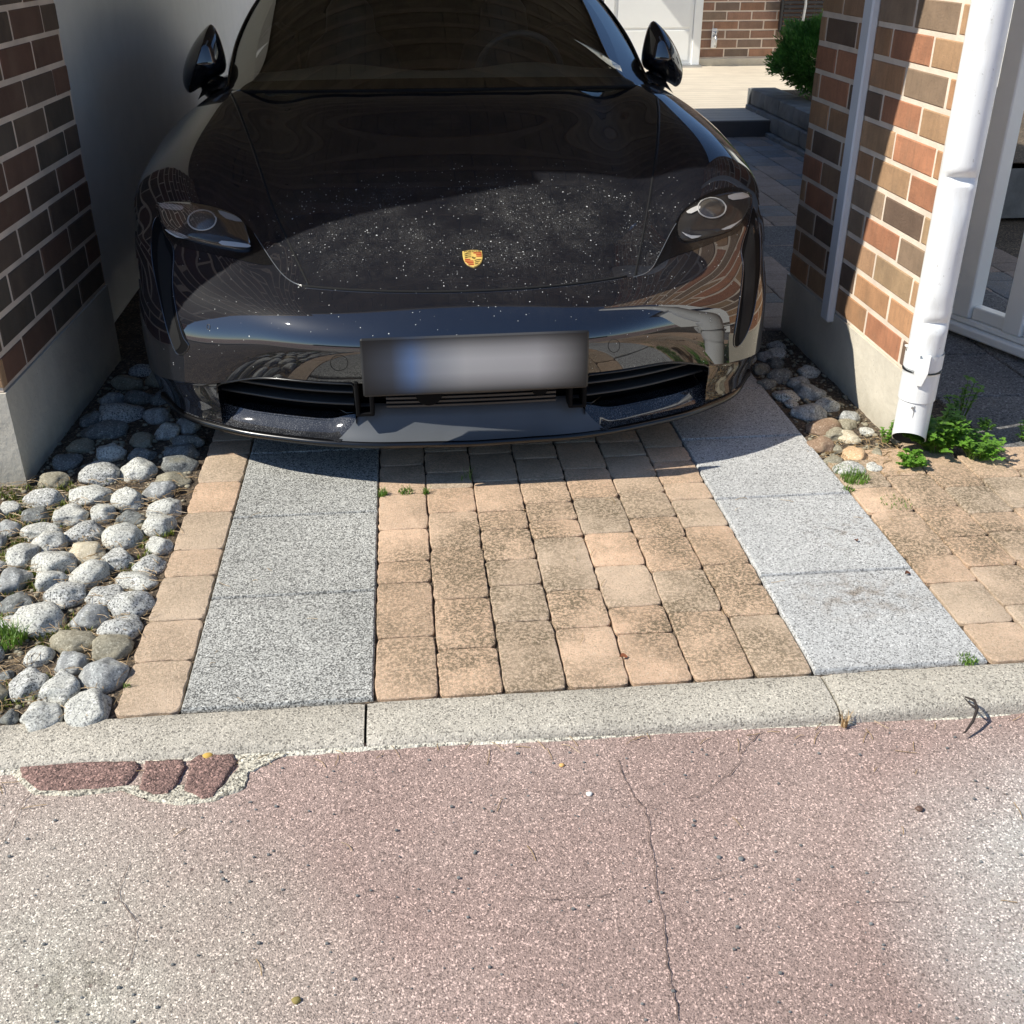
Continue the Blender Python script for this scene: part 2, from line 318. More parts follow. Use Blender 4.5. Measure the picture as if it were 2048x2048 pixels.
def ragged(b, pts, zt, ze, jit=.004, k=7, K=5):
    O = []; N = len(pts)
    for i in range(N):
        a, c = Vector((*pts[i], 0)), Vector((*pts[(i+1) % N], 0))
        for q in range(k):
            p = a.lerp(c, q/k); O.append((p.x+jit*nz((p.x,p.y,1),30)+jit*.7*nz((p.x,p.y,2),110), p.y+jit*nz((p.x,p.y,3),30)+jit*.7*nz((p.x,p.y,4),110)))
    cx = sum(p[0] for p in O)/len(O); cy = sum(p[1] for p in O)/len(O)
    b.grid([[(cx+(p[0]-cx)*t, cy+(p[1]-cy)*t, z+.0012*nz((p[0]*t,p[1]*t,9),70)*(t < 1)) for p in O] for t, z in [(.001, zt)]+[(q/K, zt) for q in range(1, K)]+[(.96, zt), (1.0, ze)]], closed=True)
M['sett'] = m_granular('red_asphalt_block', (.25,.155,.13), (.10,.06,.05), (.44,.33,.29), 270, .45, .9)
M['grout'] = m_granular('crumbly_mortar', (.62,.575,.46), (.20,.17,.13), (.82,.78,.66), 210, .5, 1.0, None, (.75,1.15), 14)
b = MB(); ragged(b, [z8p(x, y) for x, y in ((-60,925),(60,960),(190,1082),(430,1086),(690,1058),(830,1118),(1000,1142),(1190,1122),(1240,1085),(1180,1110),(1160,1040),(1130,1030),(760,1035),(700,1040),(220,1066),(110,990),(60,905),(0,900))], -.0125, -.0175, .004, 8)
G = tag(b.build('mortar_line', M['grout'], smooth=True), 'broken white mortar outline round the old blocks', kind='structure')
b = MB(); ragged(b, [z8p(x, y) for x, y in ((1190,1122),(1350,1045),(1380,960),(1540,880),(1600,855),(1500,835),(1390,850),(1330,860),(1320,900),(1300,960),(1210,1060),(1150,1110))], -.0120, -.018, .006, 8)
tag(b.build('mortar_heap', M['grout'], smooth=True), 'ragged patch of crumbled pale mortar by the kerb', kind='structure')
b = MB()
for pl in (((95,915),(400,905),(765,908),(780,935),(740,1000),(690,1042),(430,1062),(215,1068),(120,990)), ((800,905),(1012,893),(1022,935),(975,1050),(930,1078),(850,1088),(775,1055),(795,960)), ((1050,905),(1110,865),(1300,868),(1310,905),(1255,990),(1180,1100),(1120,1112),(1015,1062),(1045,960))):
    ragged(b, [z8p(x, y) for x, y in pl], -.0085, -.017, .0035, 9)
tag(b.build('road_patch', M['sett'], smooth=True), 'three dark red asphalt blocks set against the kerb', kind='structure')
# cracks in the asphalt
def crack(b, pts, wd=.0022, seed=0):
    P = []
    for (xa, ya), (xb, yb) in zip(pts[:-1], pts[1:]):
        n = max(2, int(math.hypot(xb-xa, yb-ya)/.008))
        for k in range(n):
            t = k/n; x = xa+(xb-xa)*t; y = ya+(yb-ya)*t; d = Vector((xb-xa, yb-ya, 0)).normalized(); nn = Vector((-d.y, d.x, 0))
            q = Vector((x, y, 0))+nn*(.012*nz((x,y,seed),11)+.005*nz((x,y,seed),60)); ww = wd*(.35+.9*abs(nz((x,y,seed),25)))*1.6
            z = zroad(x, y)+.0035; ww *= .42; P.append([(q.x-nn.x*ww, q.y-nn.y*ww, z), (q.x+nn.x*ww, q.y+nn.y*ww, z)])
    b.grid(P)
b = MB(); gp = lambda *q: [tuple(onz(u*1.06, v*1.06, -.02)[:2]) for u, v in q]
crack(b, gp((1165,1430),(1185,1480),(1215,1520),(1225,1590),(1240,1650),(1245,1700),(1255,1790),(1270,1850),(1280,1932)), .0022, 1)
crack(b, gp((1440,1375),(1410,1405),(1375,1460),(1330,1490),(1275,1500)), .0018, 2)
crack(b, gp((980,1690),(1060,1700),(1130,1688),(1185,1665)), .0014, 3); crack(b, gp((1320,1655),(1400,1640),(1450,1628)), .0014, 4)
crack(b, gp((240,1630),(228,1690),(260,1750),(252,1830)), .0016, 5); crack(b, gp((60,1500),(25,1560),(-30,1620)), .0018, 6)
crack(b, gp((1590,1700),(1680,1697),(1745,1690)), .0012, 7); crack(b, gp((930,1500),(1000,1493),(1110,1495)), .0011, 8)
tag(b.build('road_cracks', plain('crack_shadow_dirt', (.12,.085,.07), 1)), 'thin cracks across the red asphalt', kind='structure')
# soil bed under everything on the driveway
def zs(x, y, z): return -.010+.005*nz((x,y,0),9)+.004*nz((x,y,0),35)
sheet('soil', -3.6, 2.6, 1.91, 4.4, -.012, M['dirt'], 240, 110, zs)['kind'] = 'structure'
sheet('rear_soil', -3.6, 2.6, 4.4, 14.4, -.012, M['dirt'])['kind'] = 'structure'
# slabs
def slabs(name, x0, x1, ys_, mat, z=.004):
    b = MB()
    for a, c in zip(ys_[:-1], ys_[1:]):
        e = .0035; n = 30; rings = []
        per = [(x0+(x1-x0)*i/n, a+e) for i in range(n)]+[(x1, a+e+(c-a-2*e)*i/n) for i in range(n)]+[(x1-(x1-x0)*i/n, c-e) for i in range(n)]+[(x0, c-e-(c-a-2*e)*i/n) for i in range(n)]
        cx = (x0+x1)/2; cy = (a+c)/2; hx = (x1-x0)/2; hy = (c-a)/2-e
        for ins, zz in ((0,-.03),(0,z-.005),(.004,z),(.03,z)):
            rings.append([(cx+(p[0]-cx)*(hx-ins)/hx+.0015*nz((p[0],p[1],3),40), cy+(p[1]-cy)*(hy-ins)/hy+.0015*nz((p[0],p[1],7),40), zz) for p in per])
        b.grid(rings, closed=True); k = len(b.v); b.v.append((cx, cy, z)); L = len(per); base = k-L
        for i in range(L): b.f.append((base+i, base+(i+1)%L, k)); b.m.append(0); b.t.append((1,1,1))
    return b.build(name, mat, auto=.7)
ysl = [1.925,2.375,2.81,3.25,3.69,4.13,4.57,5.01,5.45,5.89,6.33,6.77,7.21,7.65,8.09,8.53,8.97]
tag(slabs('concrete_slabs', -.539, -.119, ysl, M['slab_l']), 'dark and white speckled concrete slabs forming the left wheel track', kind='structure')
ysr = [1.925,2.345,2.787,3.22,3.65,4.08,4.51,4.94,5.37,5.8,6.23,6.66,7.09,7.52,7.95,8.38,8.81]
tag(slabs('aggregate_slabs', .897, 1.315, ysr, M['slab_r']), 'pale aggregate slabs forming the right wheel track', kind='structure')
# pavers
def paver(b, x0, x1, y0, y1, tint, seed, gap=.0018, z=.002):
    x0 += gap; x1 -= gap; y0 += gap; y1 -= gap; n = 10; hx = (x1-x0)/2; hy = (y1-y0)/2; cx = (x0+x1)/2; cy = (y0+y1)/2; r = .006; per = []
    for k in range(4*n):
        s_, t = divmod(k, n); t = -1+2*t/n; px, py = ((t,-1),(1,t),(-t,1),(-1,-t))[s_]
        cf = max(0, min(abs(px), abs(py))-.86)/.14; per.append((px*(hx-cf*r*.7), py*(hy-cf*r*.7)))
    tx, ty = (rnd.random()-.5)*.012, (rnd.random()-.5)*.012; rings = []
    for ins, zz, j in ((0,-.03,1),(0,-.003,1),(.0022,-.0006,1),(.006,.0,.8)):
        rings.append([(cx+p[0]*(hx-ins)/hx+j*(.0034*nz((p[0]*1.3,p[1]*1.3,seed),34)+.0018*nz((p[0],p[1],seed+3),110)), cy+p[1]*(hy-ins)/hy+j*(.0034*nz((p[0],p[1],seed+9),34)+.0018*nz((p[0],p[1],seed+5),110)), z+zz+p[0]*tx+p[1]*ty) for p in per])
    s0 = len(b.f); b.grid(rings, closed=True); k = len(b.v); b.v.append((cx, cy, z+.001)); L = len(per)
    for i in range(L): b.f.append((k-L+i, k-L+(i+1)%L, k)); b.m.append(0); b.t.append(tint)
    for i in range(s0, len(b.t)): b.t[i] = tint
def ptint():
    k = rnd.random(); base = Vector((.73,.515,.35)); base = base.lerp(Vector((.78,.52,.34)), rnd.random()*.7) if k < .6 else base.lerp(Vector((.62,.50,.37)), rnd.random()*.8)
    return tuple(base*(.93+.14*rnd.random()))
def column(b, x0, x1, known, yend, lens=(.11,.155,.2), start=1.922, s=0):
    y = start; seq = list(known)
    while y < yend:
        yn = seq.pop(0) if seq else y+rnd.choice(lens)
        paver(b, x0, x1, y, yn, ptint(), rnd.random()*50); y = yn
b = MB(); cx = [-.117,.028,.174,.318,.464,.61,.757,.894]
kn = [(2.16,2.41,2.52,2.70,2.92),(2.10,2.32,2.58,2.79),(2.20,2.37,2.50,2.67),(2.16,2.33,2.61,2.71),(2.12,2.24,2.44,2.62,2.84),(2.20,2.40,2.58,2.70),(2.17,2.31,2.42,2.63,2.80)]
for j in range(7): column(b, cx[j], cx[j+1], kn[j], 9.0)
tag(b.build('paving_centre', M['paver'], auto=.6, tint=True), 'tumbled peach paving stones between the two slab tracks', kind='structure')
b = MB(); column(b, -.684, -.542, (2.12,2.29,2.50,2.64,2.86,3.06,3.26), 9.0)
tag(b.build('paving_edge', M['paver'], auto=.6, tint=True), 'single row of peach paving stones beside the cobbles', kind='structure')
b = MB()
for j in range(9):
    x0 = 1.320+.146*j; lim = 2.84-.0*j if j < 1 else (2.93 if j < 2 else 3.02)
    column(b, x0, x0+.146, ((2.08,2.27,2.41,2.66,2.82),(2.15,2.34,2.50,2.68,2.89),(2.2,2.36,2.52,2.63,2.80,3.0),(2.1,2.3,2.5,2.65,2.85,3.02))[min(j,3)] if j < 4 else (), lim)
tag(b.build('paving_right', M['paver'], auto=.6, tint=True), 'weathered sand coloured paving stones right of the pale slabs', kind='structure')
b = MB()      # path of grey stones behind the pillar, on the right of the car
y = 4.45
for j in range(9):
    y = 4.2+rnd.random()*.15
    while y < 9.1:
        yn = y+rnd.choice((.15,.21,.28)); t = .8+.4*rnd.random(); t = (.36*t,.285*t,.245*t) if rnd.random() < .7 else (.22*t,.235*t,.25*t); paver(b, 1.32+.21*j, 1.53+.21*j, y, yn, t, rnd.random()*50); y = yn
tag(b.build('path', M['paver'], auto=.6, tint=True), 'grey brown stone path beside the car towards the deck', kind='structure')
tag(slabs('porch_slabs', 1.92, 2.34, [3.05+.44*i for i in range(8)], M['backpave'], .003), 'dark grey slabs in front of the white gate', kind='structure')
tag(slabs('porch_slab_row', 2.35, 2.77, [2.95+.44*i for i in range(8)], M['backpave'], .003), 'second row of dark grey slabs under the white gate', kind='structure')
ROCKS = [('L',-0.988,3.15,0.131,0.12),('L',-1.12,2.988,0.125,0.088),('L',-0.995,3.006,0.137,0.097),('L',-0.861,2.956,0.095,0.096),('L',-0.789,3.01,0.102,0.089),('L',-0.745,2.886,0.107,0.086),('L',-0.926,2.881,0.085,0.094),('L',-0.835,2.844,0.084,0.064),('L',-1.118,2.889,0.085,0.085),('L',-1.021,2.879,0.101,0.094),('L',-0.742,2.785,0.099,0.084),('L',-1.17,2.816,0.067,0.077),('L',-1.072,2.78,0.113,0.079),('L',-0.951,2.773,0.118,0.091),('L',-0.832,2.735,0.115,0.115),('L',-0.722,2.667,0.068,0.078),('L',-1.028,2.707,0.106,0.089),('L',-0.912,2.655,0.102,0.088),('L',-1.085,2.638,0.099,0.095),('L',-0.986,2.589,0.124,0.098),('L',-0.823,2.602,0.086,0.087),('L',-0.73,2.568,0.085,0.094),('L',-0.879,2.536,0.103,0.101),('L',-0.751,2.495,0.112,0.078),('L',-1.066,2.517,0.081,0.093),('L',-0.977,2.504,0.088,0.073),('L',-0.915,2.422,0.114,0.093),('L',-0.817,2.421,0.084,0.09),('L',-0.734,2.37,0.108,0.1),('L',-1.023,2.403,0.085,0.085),('L',-0.948,2.317,0.125,0.115),('L',-0.828,2.325,0.088,0.098),('L',-1.023,2.316,0.049,0.056),('L',-0.738,2.264,0.104,0.086),('L',-0.843,2.22,0.111,0.084),('L',-0.746,2.184,0.099,0.09),('L',-1.194,2.734,0.076,0.087),('L',-1.162,2.602,0.083,0.094),('L',-1.112,2.433,0.079,0.09),('L',-1.251,2.913,0.08,0.086),('L',-1.209,2.944,0.07,0.061),('L',-0.827,2.132,0.078,0.078),('L',-0.909,2.17,0.064,0.073),('L',-0.737,2.074,0.106,0.1),('L',-0.903,2.053,0.086,0.099),('L',-0.828,2.029,0.095,0.108),('L',-0.742,1.952,0.103,0.118),('L',-0.839,1.93,0.084,0.085),('L',-0.908,1.943,0.039,0.045),('L',-0.964,2.104,0.033,0.038),('L',-0.975,2.017,0.072,0.083),('L',-1.031,2.182,0.072,0.083),('S',-1.124,3.112,0.096,0.073),('S',-0.88,3.153,0.103,0.102),('S',-0.759,3.082,0.113,0.082),('S',-0.761,3.195,0.122,0.085),('S',-0.764,3.292,0.119,0.083),('S',-0.759,3.372,0.109,0.076),('S',-0.779,3.512,0.088,0.091),('S',-0.847,3.464,0.093,0.09),('S',-0.916,3.403,0.079,0.091),('S',-0.891,3.277,0.077,0.086),('S',-1.128,3.252,0.093,0.094),('S',-0.999,3.309,0.101,0.096),('S',-1.108,3.377,0.084,0.087),('S',-1.041,3.636,0.173,0.121),('S',-1.064,3.494,0.149,0.104),('S',-1.098,3.779,0.086,0.075),('S',-0.898,3.605,0.102,0.082),('S',-1.003,3.787,0.106,0.096),('S',-1.074,3.942,0.124,0.089),('S',-0.965,3.969,0.111,0.1),('S',-0.924,3.779,0.08,0.086),('S',-1.04,4.075,0.106,0.08),('S',-1.125,3.595,0.076,0.082),('R',1.423,3.987,0.066,0.076),('R',1.515,4.11,0.075,0.086),('R',1.364,3.846,0.067,0.077),('R',1.443,3.911,0.065,0.074),('R',1.413,3.762,0.097,0.079),('R',1.373,3.569,0.083,0.096),('R',1.469,3.596,0.101,0.116),('R',1.459,3.69,0.082,0.089),('R',1.403,3.41,0.129,0.104),('R',1.412,3.279,0.125,0.091),('R',1.349,3.133,0.084,0.097),('R',1.426,3.215,0.074,0.079),('R',1.464,3.189,0.07,0.079),('R',1.386,3.107,0.048,0.055),('R',1.432,3.053,0.077,0.088),('R',1.347,3.019,0.064,0.057),('R',1.374,2.942,0.098,0.074),('R',1.456,2.954,0.055,0.063),('R',1.512,3.059,0.042,0.048)]
# ------------------------------------------------------------------ brick pillars
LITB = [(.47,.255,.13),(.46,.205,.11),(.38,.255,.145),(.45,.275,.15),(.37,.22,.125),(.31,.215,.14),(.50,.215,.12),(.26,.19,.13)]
SHADEB = [(.15,.085,.058),(.12,.085,.062),(.095,.078,.06),(.17,.088,.058),(.14,.1,.07),(.105,.078,.058)]  # shade of the left pillar's driveway face put into the brick colours
def brick(b, p0, ux, uy, L, Hh, dep, tint, c=.0035):
    """one brick face: p0 lower corner on the wall plane, ux along, uy outwards, slightly uneven"""
    p0 = Vector(p0); up = Vector((0,0,1)); o = .0025+.002*rnd.random(); j = lambda: (rnd.random()-.5)*.0042
    a0, a1, z0, z1 = j(), L+j(), j(), Hh+j()
    q = lambda a, z, d: p0+ux*a+up*z+uy*d
    o2 = o+(rnd.random()-.5)*.001
    vs = [q(a0,z0,-dep),q(a1,z0,-dep),q(a1,z1,-dep),q(a0,z1,-dep),q(a0,z0,o-c),q(a1,z0,o2-c),q(a1,z1,o2-c),q(a0,z1,o-c),q(a0+c,z0+c,o),q(a1-c,z0+c,o2),q(a1-c,z1-c,o2),q(a0+c,z1-c,o)]
    fs = [(8,9,10,11)]+[(4+k,4+(k+1)%4,8+(k+1)%4,8+k) for k in range(4)]+[(k,(k+1)%4,4+(k+1)%4,4+k) for k in range(4)]
    b.add(vs, fs, 0, tint)
def brick_face(b, p0, ux, uy, length, z0, n, off_even, off_odd, cols, pitch=.1, bh=.0835, bl=.284, capL=True):
    ux = Vector(ux).normalized(); uy = Vector(uy).normalized()
    for k in range(n):
        z = z0+k*pitch; a = -(off_odd if k % 2 else off_even)
        while a < length-.01:
            s = max(a, 0); e = min(a+bl, length)
            if e-s > .02:
                t = Vector(rnd.choice(cols))*(.85+.3*rnd.random())
                brick(b, Vector(p0)+ux*s+Vector((0,0,z)), ux, uy, e-s, bh, .03, tuple(t))
            a += bl+.016
def extr(b, pts, z0, z1, mi=0, tint=None):
    n = len(pts); b.add([(x,y,z0) for x,y in pts]+[(x,y,z1) for x,y in pts], [(k,(k+1)%n,n+(k+1)%n,n+k) for k in range(n)]+[tuple(range(n))[::-1], tuple(range(n,2*n))], mi, tint)
# left pillar: local +x faces the driveway, local y runs back
PL = empty('brick_pillar', (-1.211, 3.11, 0), math.radians(-2.1), 'brown brick pillar with painted-in shade on a grey concrete base left of the black car', 'brick pillar')
b = MB(); extr(b, [(-1.6,.0),(.004,.0),(.004,1.13),(-1.6,1.13)], -.05, .298); b.build('foundation', M['concrete'], PL)
b = MB(); extr(b, [(-1.6,.008),(-.003,.008),(-.003,1.128),(-1.6,1.128)], .30, 2.6); b.build('mortar_core', M['mortar'], PL)
b = MB(); brick_face(b, (-.003,.008,.312), (0,1,0), (1,0,0), 1.122, 0, 23, .08, .23, SHADEB); brick_face(b, (-1.6,.008,.312), (1,0,0), (0,-1,0), 1.6, 0, 23, .1, .25, LITB)
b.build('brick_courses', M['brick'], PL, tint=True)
# right pillar: its long face looks left over the driveway
PR = empty('brick_pillar', (1.612, 3.135, 0), 0, 'sunlit orange and brown brick pillar on a pale concrete base right of the car', 'brick pillar')
b = MB(); extr(b, [(-.006,-.004),(.085,-.004),(.085,1.21),(-.006,1.21)], -.05, .236); b.build('foundation', M['concrete'], PR)
b = MB(); extr(b, [(.003,.008),(.087,.008),(.087,1.20),(.003,1.20)], .238, 2.6); b.build('mortar_core', M['mortar'], PR)
b = MB(); brick_face(b, (.003,.008,.247), (0,1,0), (-1,0,0), 1.19, 0, 24, .205, .065, LITB[:6]+LITB[:4]+[(.17,.11,.075)]); brick_face(b, (.003,.008,.247), (1,0,0), (0,-1,0), .083, 0, 24, .0, .0, LITB)
b.build('brick_courses', M['brick'], PR, tint=True)
b = MB(); b.cbox(-.030,.0,.66,.735,.20,2.6,.006); b.build('corner_batten', M['batten'], PR)
b = MB(); b.tube([( -.008,.742+.003*nz((0,0,z),3),z) for z in np.arange(.21,2.6,.05)], .007, 6, rr=[.008+.004*abs(nz((z,0,0),9)) for z in np.arange(.21,2.6,.05)]); b.build('sealant_bead', M['mortar'], PR, smooth=True)
# ------------------------------------------------------------------ carport: white wall, ceiling, roof
b = MB(); b.box(-1.62,-1.30,4.24,13.4,-.05,2.46)
tag(b.build('carport_wall', M['plaster']), 'smooth white rendered wall along the left side of the carport', 'wall')
CR = empty('carport_roof', (0,3.244,0), 0, 'dark timber carport roof with battens over the parked car', 'carport roof')
b = MB(); x = -3.2
while x < 1.74: b.box(x, x+.116, .02, 6.15, 2.50, 2.53); x += .12
b.build('ceiling_boards', M['darkwood'], CR)
b = MB()
for k in range(21): b.cbox(-3.2, 1.80, .22+.29*k, .30+.29*k, 2.486, 2.50, .003)
b.build('ceiling_battens', M['batwood'], CR)
b = MB(); b.cbox(-3.22, 1.83, -.025, .016, 2.45, 2.72, .005); b.box(-3.2, 1.815, .02, 6.15, 2.535, 2.70); b.cbox(1.812, 1.835, .02, 6.15, 2.45, 2.72, .004)
b.build('fascia', M['darkwood'], CR)
# ------------------------------------------------------------------ rear house across the deck
HB = empty('rear_house', (2.2, 13.45, .13), 0, 'sunlit brown brick house with a white panelled door behind the car', 'house')
b = MB(); b.box(-6.5, 5.6, .01, .4, -.2, 3.3); b.build('wall_core', M['mortar'], HB)
b = MB(); brick_face(b, (1.37,.008,.1), (1,0,0), (0,-1,0), 4.2, 0, 30, .0, .15, [(.30,.17,.115),(.26,.16,.11),(.22,.155,.115),(.19,.14,.105),(.33,.18,.11),(.24,.17,.12)])
brick_face(b, (-6.5,.008,.1), (1,0,0), (0,-1,0), 6.3, 0, 30, .0, .15, LITB[2:]); b.build('brick_courses', M['brick'], HB, tint=True)
b = MB(); b.box(1.36, 5.6, -.015, .01, -.2, .085); b.build('plinth', M['concrete'], HB)
dr = MB(); dr.cbox(.32, 1.26, -.03, .0, .03, 2.1, .004)
D = dr.build('door', M['white'], HB)
pn = MB()
for z in (.07,.42,.77,1.12,1.47,1.82): pn.cbox(.36, 1.22, -.038, -.028, z, z+.325, .006)
pn.build('door_panel', M['white'], D)
pn = MB(); pn.tube([(.42,-.04,1.0),(.42,-.08,1.0),(.52,-.08,1.0)], .01, 8); pn.build('handle', M['galv'], D)
b = MB(); b.cbox(1.262,1.36,-.05,.008,.0,2.2,.006); b.cbox(.20,.318,-.05,.008,.0,2.2,.006); b.cbox(.2,1.36,-.05,.008,2.2,2.3,.006); b.build('door_frame', M['white'], HB)
b = MB(); b.cbox(.2,1.36,-.16,.0,-.02,.028,.005); b.build('threshold', M['galv'], HB)
b = MB(); b.cbox(-.95,.17,-.05,.008,.0,2.2,.006); W1 = b.build('side_light', plain('grey_side_panel', (.42,.47,.52), .4), HB)
b = MB(); b.cbox(-1.2,5.8,-.7,.1,2.95,3.1,.01); b.build('eaves', M['darkwood'], HB)
# outdoor tap on the brick
TP = empty('garden_tap', (3.72, 13.43, .38), 0, 'small white garden tap on the brick wall beside the door', 'tap')
b = MB(); b.cbox(-.03,.03,-.02,.0,-.05,.16,.004); b.build('wall_plate', M['white'], TP)
b = MB(); b.tube([(0,-.02,.08),(0,-.09,.08),(0,-.10,.05),(0,-.10,-.03)], .016, 10); b.build('spout', M['galv'], TP, smooth=True)
b = MB(); b.tube([(-.03,-.06,.13),(.03,-.06,.13)], .008, 8); b.tube([(0,-.06,.08),(0,-.06,.13)], .008, 8); b.build('knob', M['galv'], TP, smooth=True)
# deck
def deckmat():
    m = NT('pale_deck_boards'); br = m.n('ShaderNodeTexBrick'); mp = m.n('ShaderNodeMapping'); m.l(m.tc.outputs['Object'], mp.inputs[0]); m.l(mp.outputs[0], br.inputs[0])
    br.inputs['Scale'].default_value = 1; br.inputs['Brick Width'].default_value = 60; br.inputs['Row Height'].default_value = .145; br.inputs['Mortar Size'].default_value = .004
    br.inputs['Color1'].default_value = (.60,.53,.42,1); br.inputs['Color2'].default_value = (.56,.49,.39,1); br.inputs['Mortar'].default_value = (.26,.22,.17,1)
    c = m.mix(1.0, br.outputs['Color'], m.ramp(m.noise(5, 4), [(.3,.93),(.7,1.06)]), 'MULTIPLY'); m.col(c); m.set(Roughness=.75); return m.m
b = MB(); b.box(-4, 5.6, 0, 4.2, -.14, .13); DK = b.build('deck', deckmat(), loc=(0,9.25,0)); tag(DK, 'pale boarded deck in the sun behind the carport', kind='structure')
b = MB(); b.cbox(-4,3.12,-.03,.0,-.05,.128,.004); tag(b.build('deck_edge', plain('dark_deck_fascia', (.085,.07,.062), .7), loc=(0,9.245,0)), 'dark front board of the deck step', kind='structure')
# planter of split stone with thuja
PT = empty('stone_planter', (3.06, 6.9, 0), 0, 'low planter wall of rough grey split stone blocks beside the path', 'planter')
b = MB()
for k, (z0, z1) in enumerate(((-.05,.035),(.04,.165),(.17,.30))):
    y = -.3*(k % 2)-.5
    while y < 3.08:
        ln = .34+.1*rnd.random(); y1 = min(y+ln, 3.08); n = 6; s = .03*k+.01*rnd.random(); P = []
        prof = [(z0, .012), (z0+.006, 0), ((z0+z1)/2, -.006), (z1-.006, 0), (z1, .012)]
        for i in range(n+1):
            yy = y+.004+(y1-y-.008)*i/n; P.append([(s+d+.012*nz((yy,z,k),9)+(.012 if i in (0,n) else 0), yy, z) for z, d in prof]+[(.30, yy, z1)])
        b.grid(P); b.add(P[0], [tuple(range(len(P[0])))]); b.add(P[-1], [tuple(range(len(P[0])))[::-1]]); y = y1
b.box(.29, 2.4, -.5, 3.06, -.05, .28); b.box(.06,.3,3.06,3.09,-.05,.295)
b.build('stone_blocks', M['stoneblock'], PT, auto=.8)
b = MB(); b.box(.25,2.4,-.5,3.0,.25,.285); b.build('planting_soil', M['dirt'], PT)
def leaf_cloud(name, mat, cx, cy, cz, rx, ry, rz, n, L, Wd, up=.6, parent=None, seed=1, shell=.55):
    r = random.Random(seed); vs = []; fs = []
    for i in range(n):
        d = Vector((r.gauss(0,1), r.gauss(0,1), r.gauss(0,1))).normalized(); lum = .75+.32*nz(d, 2.2, seed)+.12*nz(d, 6, seed)
        rr = (shell+(1-shell)*r.random()**.5)*lum; p = Vector((cx+rx*rr*d.x, cy+ry*rr*d.y, cz+rz*rr*d.z))
        if p.z < .02: continue
        ax = (d+Vector((0,0,up))+Vector((r.gauss(0,.35), r.gauss(0,.35), r.gauss(0,.3)))).normalized(); s = ax.cross(Vector((r.gauss(0,1), r.gauss(0,1), r.gauss(0,1)))).normalized(); l = L*(.5+r.random()); w_ = Wd*(.6+.8*r.random())
        k = len(vs); vs += [p-s*w_*.4, p+ax*l*.5-s*w_, p+ax*l, p+ax*l*.5+s*w_, p+s*w_*.4]; fs.append((k,k+1,k+2,k+3,k+4))
    me = bpy.data.meshes.new(name); me.from_pydata([tuple(v) for v in vs], [], fs); me.materials.append(mat); o = bpy.data.objects.new(name, me); COL.objects.link(o)
    if parent: o.parent = parent
    return o
for nm, (x, y, rx, rzz, lb, sd) in {'a': (3.47, 9.2, .52, .37, 'round green thuja bush growing in the grey stone planter', 3), 'b': (4.45, 9.3, .5, .60, 'taller thuja bush half hidden behind the brick pillar', 5)}.items():
    T = empty('thuja_shrub', (x, y, .28), 0, lb, 'thuja bush')
    leaf_cloud('foliage', M['thuja'], 0, 0, rzz*.95, rx, rx, rzz, 26000, .036, .005, .7, T, sd, .45)
    b = MB(); b.tube([(0,0,-.05),(.02,0,.2),(0,.02,rzz)], .02, 7, rr=[.025,.02,.008]); b.tube([(0,0,.1),(.12,.05,.35),(.2,.1,.6)], .01, 6); b.tube([(0,0,.12),(-.13,-.04,.35),(-.2,-.08,.55)], .01, 6); b.build('trunk', M['twig'], T)
# folded slatted chair hung on the wall
GC = empty('garden_chair', (4.74, 13.36, .50), 0, 'folded garden chair with dark slats and a curved metal arm hung on the house wall', 'garden chair')
b = MB()
for k in range(17): b.cbox(-.24,.30,-.02,-.006,.03+.045*k,.063+.045*k,.004)
b.build('slats', plain('dark_slats', (.02,.02,.025), .5), GC)
for x in (-.26,.32):
    b = MB(); b.cbox(x-.015,x+.015,-.03,.03,.0,.85,.004); b.build('side_frame', M['blackmetal'], GC)
b = MB(); b.tube([(-.20,-.05,.55),(-.10,-.10,.56),(-.04,-.12,.48),(-.02,-.12,.3),(-.04,-.12,.02),(-.05,-.12,-.05)], .016, 8); b.build('armrest', M['galv'], GC, smooth=True)
b = MB(); b.tube([(-.2,-.06,.02),(.25,-.06,.03)], .014, 8); b.build('cross_bar', M['galv'], GC, smooth=True)
# ------------------------------------------------------------------ white gate on the right
GF = empty('white_gate', (2.297, 4.21, 0), math.radians(20), 'white painted wooden gate with broad upright boards right of the drainpipe', 'gate')
b = MB(); b.cbox(-.03,.12,-1.3,.06,.02,.058,.006); b.cbox(.0,.09,-1.3,.05,.061,.085,.004); b.build('bottom_rail', M['white'], GF)
for y in (-.05,-.315,-.58,-.845,-1.11):
    b = MB(); b.cbox(-.005,.07,y-.045,y+.045,.087,2.1,.005); b.build('upright', M['white'], GF)
    b = MB(); b.cbox(.01,.06,y-.22,y-.05,.087,.14,.004); b.build('spacer_block', M['white'], GF)
b = MB(); b.cbox(.072,.11,-1.3,.05,1.75,1.85,.005); b.build('top_rail', M['white'], GF)
HP = empty('gate_post', (2.25, 4.36, 0), 0, 'dull grey steel post between the brick pillar and the white gate', 'post')
b = MB(); b.cbox(-.04,.04,-.03,.05,-.02,2.3,.004); b.build('shaft', plain('grey_post_paint', (.26,.26,.26), .6), HP); b = MB(); b.cbox(-.06,.06,-.05,.07,-.02,.012,.003); b.build('foot_plate', M['galv'], HP)
